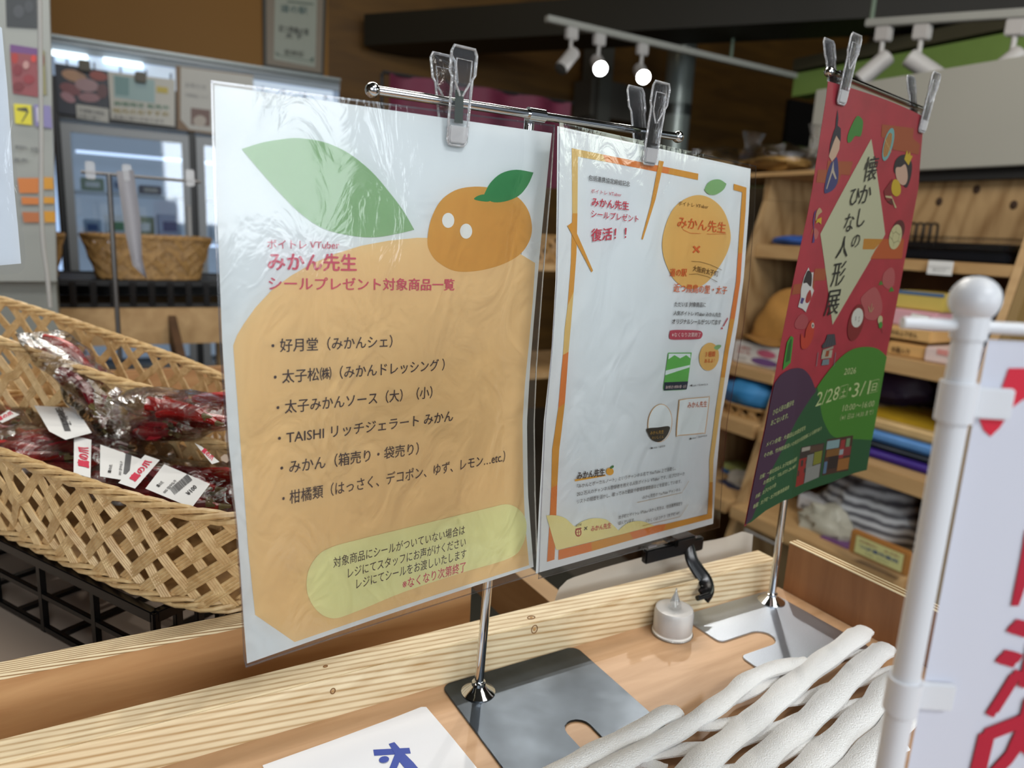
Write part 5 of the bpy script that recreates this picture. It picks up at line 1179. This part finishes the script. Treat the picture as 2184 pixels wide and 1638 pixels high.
# goods on the shelves -------------------------------------------------
def xbox(name, label, cat, px0, px1, x, depth, col, zb=None, prints=(), group=None, bevel=.004, mm=None, h=None):
    a = aX(px0, x); b = aX(px1, x); y0, y1 = sorted((a.y, b.y)); z0_, z1_ = sorted((a.z, b.z))
    if zb is not None:
        hh = h or (z1_-z0_); z0_ = zb; z1_ = zb+hh
    t = thing(name, label, cat, (x+depth/2, (y0+y1)/2, z0_), group=group)
    part(t, 'body', bx(x, x+depth, y0, y1, z0_, z1_), mm or mat(col, .5, 0, .05), bevel=bevel)
    S_ = Sheet((x-.001, y1, z0_), (0, -1, 0), (0, 0, 1)); w_ = y1-y0; hh = z1_-z0_
    for nm, cc_, pts in prints:
        mb = MB()
        if nm == 'lettering':
            for st, u0, v0, u1, e in pts:
                vs, fs_, tw, _ = text_geo(st, .02)
                mb.add([S_.pt(w_*(u0+(u1-u0)*xx/tw), hh*v0+yy*e*hh, .0012+6e-6*l_) for xx, yy, l_ in vs], fs_)
        else: S_.poly(mb, [(w_*u, hh*v) for u, v in pts], .0006, px=False, step=.5)
        part(t, nm, mb, mat(cc_, .5, 0, .03))
    return t
def lump(name, label, cat, c, r, col, seed=1, amt=.25, rough=.6, film_=False, group=None, freq=6, sq=(1, 1, 1)):
    mb = MB().ball((0, 0, 0), 1, 24); out = []
    for v in mb.v:
        k = 1+amt*noise.noise(v*freq*.35+Vector((seed, seed, 0))); w_ = Vector((v.x*r[0]*k, v.y*r[1]*k, v.z*r[2]*k)); w_.z = max(w_.z, -r[2]*.85); out.append(w_+Vector(c))
    mb.v = out
    return tag(mb.build(name, M_bag if film_ else mat(col, rough, 0, .15, 25, .2), smooth=True), label, cat, group)
# top shelf
p = aX((1905, 545), 2.02)
t = thing('folded_garments', 'row of folded black garments in plastic on the upper shelf', 'clothes', (2.1, 1.2, z1t))
part(t, 'garment', bx(2.01, 2.28, yA+.02, 1.50, z1t+.001, z1t+.028), mat('#0b0e16', .35, 0, .3, 20, .5), bevel=.006)
part(t, 'garment', bx(2.015, 2.28, yA+.03, 1.49, z1t+.029, z1t+.05), mat('#191b22', .35, 0, .3, 20, .5), bevel=.006)
part(t, 'clear_wrap', bx(2.005, 2.29, yA+.01, 1.51, z1t+.030, z1t+.066), M_bag, bevel=.008)
for k in range(5):
    y = aX((1946+15*k, 475), xb-.02).y; h0 = aX((1955, 520), xb-.02).z; h1 = aX((1955, 478), xb-.02).z
    hk = [Vector((xb-.03-.03*s_, y, z_)) for s_, z_ in ((0, h0), (0, h1-.01), (.3, h1), (1, h1), (1.3, h1-.012), (1.3, h0+.005))]
    tag(MB().tube([Vector(v) for v in catmull([tuple(v) for v in hk], 3, False)], .004, 8).build('wire_hook', M_blackm, smooth=True), 'black wire hook on the plywood back board, %s from the red poster' % ('nearest', 'second', 'third', 'fourth', 'farthest')[k], 'hook', 'black wire hooks on the plywood back board')
xbox('shelf_card', 'white folded price card hanging over the upper shelf edge', 'card', (1981, 555), (2028, 588), 1.985, .003, '#e4e4e2', None, [('line_print', '#8a8a88', [(.05, .55), (.95, .52), (.95, .55), (.05, .58)]), ('lettering', '#8c8c8a', [('手づくり', .25, .25, .75, .22)])], bevel=0)
lump('folded_towel', 'blue folded cloth on the upper shelf left of the red poster', 'towel', (2.08, 1.66, l1t+.016), (.05, .11, .018), '#2e5aa8', 3, .2)
# middle shelf
t = thing('cloth_hat', 'brown felt cloth hat on the potato carton left of the red poster', 'hat', (2.02, 1.665, l2t+.085))
hz = l2t+.10
def hatf(u, v):
    a_ = 2*math.pi*u; r_ = .105*math.cos(v*1.5)**.6; z_ = .165*math.sin(v*1.5)
    p_ = Vector((2.03+r_*.8*math.cos(a_), 1.65+r_*math.sin(a_)-.05*v, hz+z_)); return p_+noise.noise_vector(p_*14)*.014
part(t, 'crown', grid_surface(hatf, 28, 12), mat('#a87838', .85, 0, .2, 30, .3), smooth=True)
part(t, 'brim', grid_surface(lambda u, v: Vector((2.03+(.08+.04*v)*math.cos(6.2832*u), 1.655+(.09+.035*v)*math.sin(6.2832*u), hz-.012*v+.010*math.sin(6.2832*u*3)*v)), 32, 4), mat('#8e642c', .85, 0, .2, 30, .3), smooth=True)
xbox('potato_box', 'white carton printed with pink and purple sweet potatoes under the brown hat', 'box', (1567, 712), (1680, 782), 1.935, .20, '#cfccc8', l2t, [
    ('potato_print', '#b85a74', ell(.62, .66, .17, .17, 0, 14)), ('potato_print', '#6a4a80', ell(.60, .27, .24, .17, 0, 14)), ('lettering', '#b85c50', [('大和の', .1, .68, .34, .16), ('おいも', .1, .48, .34, .16)]), ('lettering', '#a8a4a0', [('国産', .1, .2, .28, .12)])])
xbox('wooden_box', 'pale wooden box with black lettering, lower of the two on the middle shelf', 'box', (1890, 752), (1972, 775), 1.93, .25, '#d0a468', z2t+.001, [('lettering', '#4a3420', [('木箱入り', .12, .25, .6, .5)])], h=.036)
xbox('wooden_box', 'pale wooden box with black lettering, upper of the two on the middle shelf', 'box', (1893, 722), (1981, 748), 1.94, .25, '#d6ac70', z2t+.046, [('lettering', '#2c2018', [('かみふうせん', .06, .3, .7, .5)])], h=.036)
xbox('pink_pack', 'pink wrapped pack with a white label on the wooden boxes', 'pack', (1895, 692), (1985, 725), 1.95, .22, '#d8a4ac', z2t+.083, [('label_print', '#eceae4', [(.45, .1), (.9, .1), (.88, .75), (.5, .85)])], h=.045)
xbox('yellow_pack', 'yellow pack with a blue rim behind the pink pack', 'pack', (1906, 655), (2005, 690), 1.97, .2, '#c8b25c', z2t+.129, [('rim_print', '#4a6a90', [(0, .82), (1, .82), (1, 1), (0, 1)])], h=.05)
xbox('book', 'pink and cream picture book lying at the right end of the middle shelf', 'book', (1970, 760), (2060, 785), 1.92, .2, '#dcc6c0', z2t+.001, [('cover_print', '#d89088', [(.3, .6), (.8, .55), (.8, .95), (.3, .95)])], h=.04)
xbox('price_tag', 'light blue price tag on the middle shelf edge beside the red poster', 'tag', (1896, 775), (1948, 797), 1.905, .003, '#c8d4da', None, [('tag_print', '#58a4cc', [(.06, .15), (.94, .15), (.94, .85), (.06, .85)])], bevel=0)
xbox('price_tag', 'light blue price tag on the middle shelf edge beside the banner pole', 'tag', (1990, 793), (2042, 816), 1.905, .003, '#c8d4da', None, [('tag_print', '#58a4cc', [(.06, .15), (.94, .15), (.94, .85), (.06, .85)])], bevel=0)
# lower shelf
lump('red_pouch', 'red cloth pouch on the lower shelf left of the red poster', 'pouch', aX((1602, 838), 1.98), (.06, .09, .045), '#a80f1c', 8, .3)
lump('blue_cloth', 'blue folded cloth on the lower shelf left of the red poster', 'cloth', (1.93, 1.655, z3t+.075), (.08, .12, .05), '#2f78ac', 9, .2)
lump('yellow_cloth', 'small yellow cloth behind the blue folded cloth', 'cloth', (2.06, 1.60, z3t+.12), (.05, .05, .04), '#b89a2c', 10, .2)
basket('flat brown tray basket under the blue cloth', (1.96, 1.66, 0), X, Y, .10, .12, z3t+.001, z3t+.035, nb=8, lean=1.2, bw=.006, amp=.002, m=M_wickd, segs=6, inset=.92)
for k, (col, lb, hh) in enumerate((('#38207c', 'purple folded shirt at the bottom of the folded pile', .026), ('#16202c', 'dark navy folded shirt, second from the bottom of the folded pile', .020), ('#5a8cc4', 'light blue folded shirt in the folded pile', .030), ('#c8aa78', 'cream folded cloth with yellow pattern on top of the folded pile', .034))):
    zz = z3t+.001+sum((.026, .020, .030, .034)[:k])
    t = thing('folded_shirt', lb, 'clothes', (1.98, 1.2, zz), group='folded clothes in the pile on the lower shelf')
    part(t, 'cloth', bx(1.86+.008*k, 2.2, yA+.03, 1.42-.02*k, zz, zz+hh-.001), mat(col, .45, 0, .3, 16, .3), bevel=.009, segs=3)
    if k == 3: part(t, 'yellow_print', bx(1.90, 2.15, 1.0, 1.25, zz+hh-.0005, zz+hh+.001), mat('#b89420', .5, 0, .5, 12))
lump('purple_pouch', 'dark purple bag wrapped in plastic behind the folded pile', 'pouch', (2.12, 1.30, z3t+.16), (.08, .14, .06), '#2c1c34', 12, .3)
lump('plastic_wrap', 'crumpled clear plastic bag above the folded pile', 'bag', (2.0, 1.42, z3t+.145), (.07, .10, .05), '#fff', 13, .4, film_=True)
# bottom shelf goods
def bag_striped():
    m = bpy.data.materials.new('striped'); n, l = nodes(m); b = n['Principled BSDF']
    tc = n.new('ShaderNodeTexCoord'); wv = n.new('ShaderNodeTexWave'); wv.inputs['Scale'].default_value = 12; wv.inputs['Distortion'].default_value = 3; wv.bands_direction = 'Z'
    l.new(tc.outputs['Object'], wv.inputs['Vector']); cr = n.new('ShaderNodeValToRGB'); cr.color_ramp.elements[0].color = hx('#4c4c54'); cr.color_ramp.elements[1].color = hx('#c8ccd0')
    l.new(wv.outputs['Fac'], cr.inputs[0]); l.new(cr.outputs[0], b.inputs['Base Color']); b.inputs['Roughness'].default_value = .3; return m
c_ = aX((1862, 1090), 1.95)
mb = MB().ball((0, 0, 0), 1, 28); mb.v = [Vector((v.x*.10, v.y*.15*(1.15-.5*max(0, v.z)), v.z*.125))*(1+.2*noise.noise(v*2.2))+c_ for v in mb.v]
tag(mb.build('striped_bag', bag_striped(), smooth=True), 'grey and silver striped pouch in clear plastic on the bottom shelf', 'bag')
xbox('white_sachet', 'white pouch with a green leaf mark leaning on the bottom shelf', 'pouch', (1703, 1052), (1768, 1112), 1.86, .05, '#c4c4c6', None, [('leaf_mark', '#2f9a5c', [(.5, .55), (.62, .8), (.75, .6), (.9, .55), (.75, .45), (.62, .35)]), ('lettering', '#4c4c52', [('茶葉', .12, .2, .4, .3)])])
lump('amber_pack', 'amber and yellow glossy pack at the right end of the bottom shelf', 'pack', aX((1915, 1095), 2.0), (.07, .06, .06), '#8c4c10', 15, .3, .15)
lump('yellow_pack', 'yellow pack behind the amber one on the bottom shelf', 'pack', aX((1935, 1068), 2.1), (.05, .055, .06), '#c49a14', 16, .3, .3)
lump('flower_bundle', 'pale bundle tied in clear plastic in front of the striped pouch', 'bundle', aX((1765, 1118), 1.84), (.06, .09, .05), '#a8a698', 17, .5, .4)
xbox('lattice_tray', 'cream lattice-printed tray on the bottom shelf beside the stand pole', 'tray', (1692, 1112), (1755, 1160), 1.80, .12, '#cfcabc', None, [('lattice_print', '#a39c86', [(.05+.12*k, .1), (.09+.12*k, .1), (.14+.12*k, .9), (.10+.12*k, .9)]) for k in range(7)])
xbox('purple_box', 'small purple box at the front of the bottom shelf', 'box', (1745, 1143), (1806, 1186), 1.765, .08, '#6e4478', None, [('lettering', '#8c5c92', [('紫いも', .2, .3, .8, .4)])])
t = xbox('framed_sign', 'small cream sign in an orange-brown wooden frame on the bottom shelf', 'sign', (1815, 1128), (1932, 1232), 1.70, .02, '#a8743c', None, [
    ('paper_print', '#cfcc8c', [(.12, .13), (.92, .13), (.92, .86), (.12, .86)]), ('lettering', '#a06a5c', [('社会福祉法人', .18, .66, .5, .1), ('太子町', .6, .66, .86, .1)]), ('lettering', '#2c4a7c', [('つぼ漬作業所', .18, .42, .86, .17)]), ('lettering', '#8c8c6c', [('TEL 0721', .3, .24, .7, .09)])])
# left part of the lower shelves
xbox('green_pack', 'pale green and blue printed pack on the bottom shelf left of the red poster', 'pack', (1542, 985), (1580, 1032), 1.95, .08, '#a8b878', None, [('pack_print', '#2464a8', [(.0, .0), (.9, .0), (.9, .6), (.0, .6)])])
lump('white_bundle', 'white and navy wrapped bundle on the bottom shelf left of the red poster', 'bundle', aX((1598, 1035), 1.92), (.06, .09, .045), '#a8a49c', 18, .5)
lump('navy_cloth', 'navy cloth wrapped on the bottom shelf left of the red poster', 'cloth', aX((1575, 1050), 1.88), (.05, .09, .03), '#20243c', 19, .4)
xbox('lattice_tray', 'cream lattice-printed tray on the bottom shelf left of the red poster', 'tray', (1540, 1060), (1600, 1100), 1.84, .12, '#c4bfa8', None, [('lattice_print', '#98927c', [(.05+.12*k, .1), (.09+.12*k, .1), (.14+.12*k, .9), (.10+.12*k, .9)]) for k in range(7)])
xbox('shelf_sign', 'grey sign strip with black characters under the bottom shelf edge', 'sign', (1588, 1128), (1664, 1168), 1.66, .004, '#a8a8a8', None, [('lettering', '#26262a', [('幸ふくの玉水', .08, .35, .95, .42)])], bevel=0)
# clear bags of snacks on top of the shelving left of the red poster
for k, (px, r_, lb) in enumerate((((1530, 322), (.11, .13, .060), 'clear bag of brown snacks above the white framed poster'), ((1655, 345), (.11, .13, .055), 'clear bag of brown snacks nearer the red poster'))):
    c_ = aX(px, 2.15); c_.z = .252+r_[2]; t = thing('snack_bag', lb, 'bag', c_-Z*r_[2])
    mb = MB().ball((0, 0, 0), 1, 20); mb.v = [Vector((v.x*r_[0], v.y*r_[1], v.z*r_[2]*.5-r_[2]*.3))*(1+.25*noise.noise(v*2+Vector((k, 0, 0))))+c_ for v in mb.v]; part(t, 'snacks', mb, mat('#b08a4c', .7, 0, .4, 14, .5), smooth=True)
    mb = MB().ball((0, 0, 0), 1, 24); mb.v = [Vector((v.x*r_[0]*1.1, v.y*r_[1]*1.15, v.z*r_[2]))*(1+.25*noise.noise(v*3+Vector((k, 5, 0))))+c_ for v in mb.v]; part(t, 'clear_wrap', mb, M_bag, smooth=True)
    q0_ = c_+Vector((0, -r_[1]*1.05, 0)); part(t, 'tied_neck', MB().tube([q0_, q0_+Vector((0, -.03, .04)), q0_+Vector((0, -.04, .10))], [.012, .02, .045], 12), M_bag, smooth=True)
tag(bx(2.02, xb, yB+.03, yC+.3, .236, .25).build('top_board', M_shelf), 'board on top of the neighbouring bay under the clear snack bags', 'board')
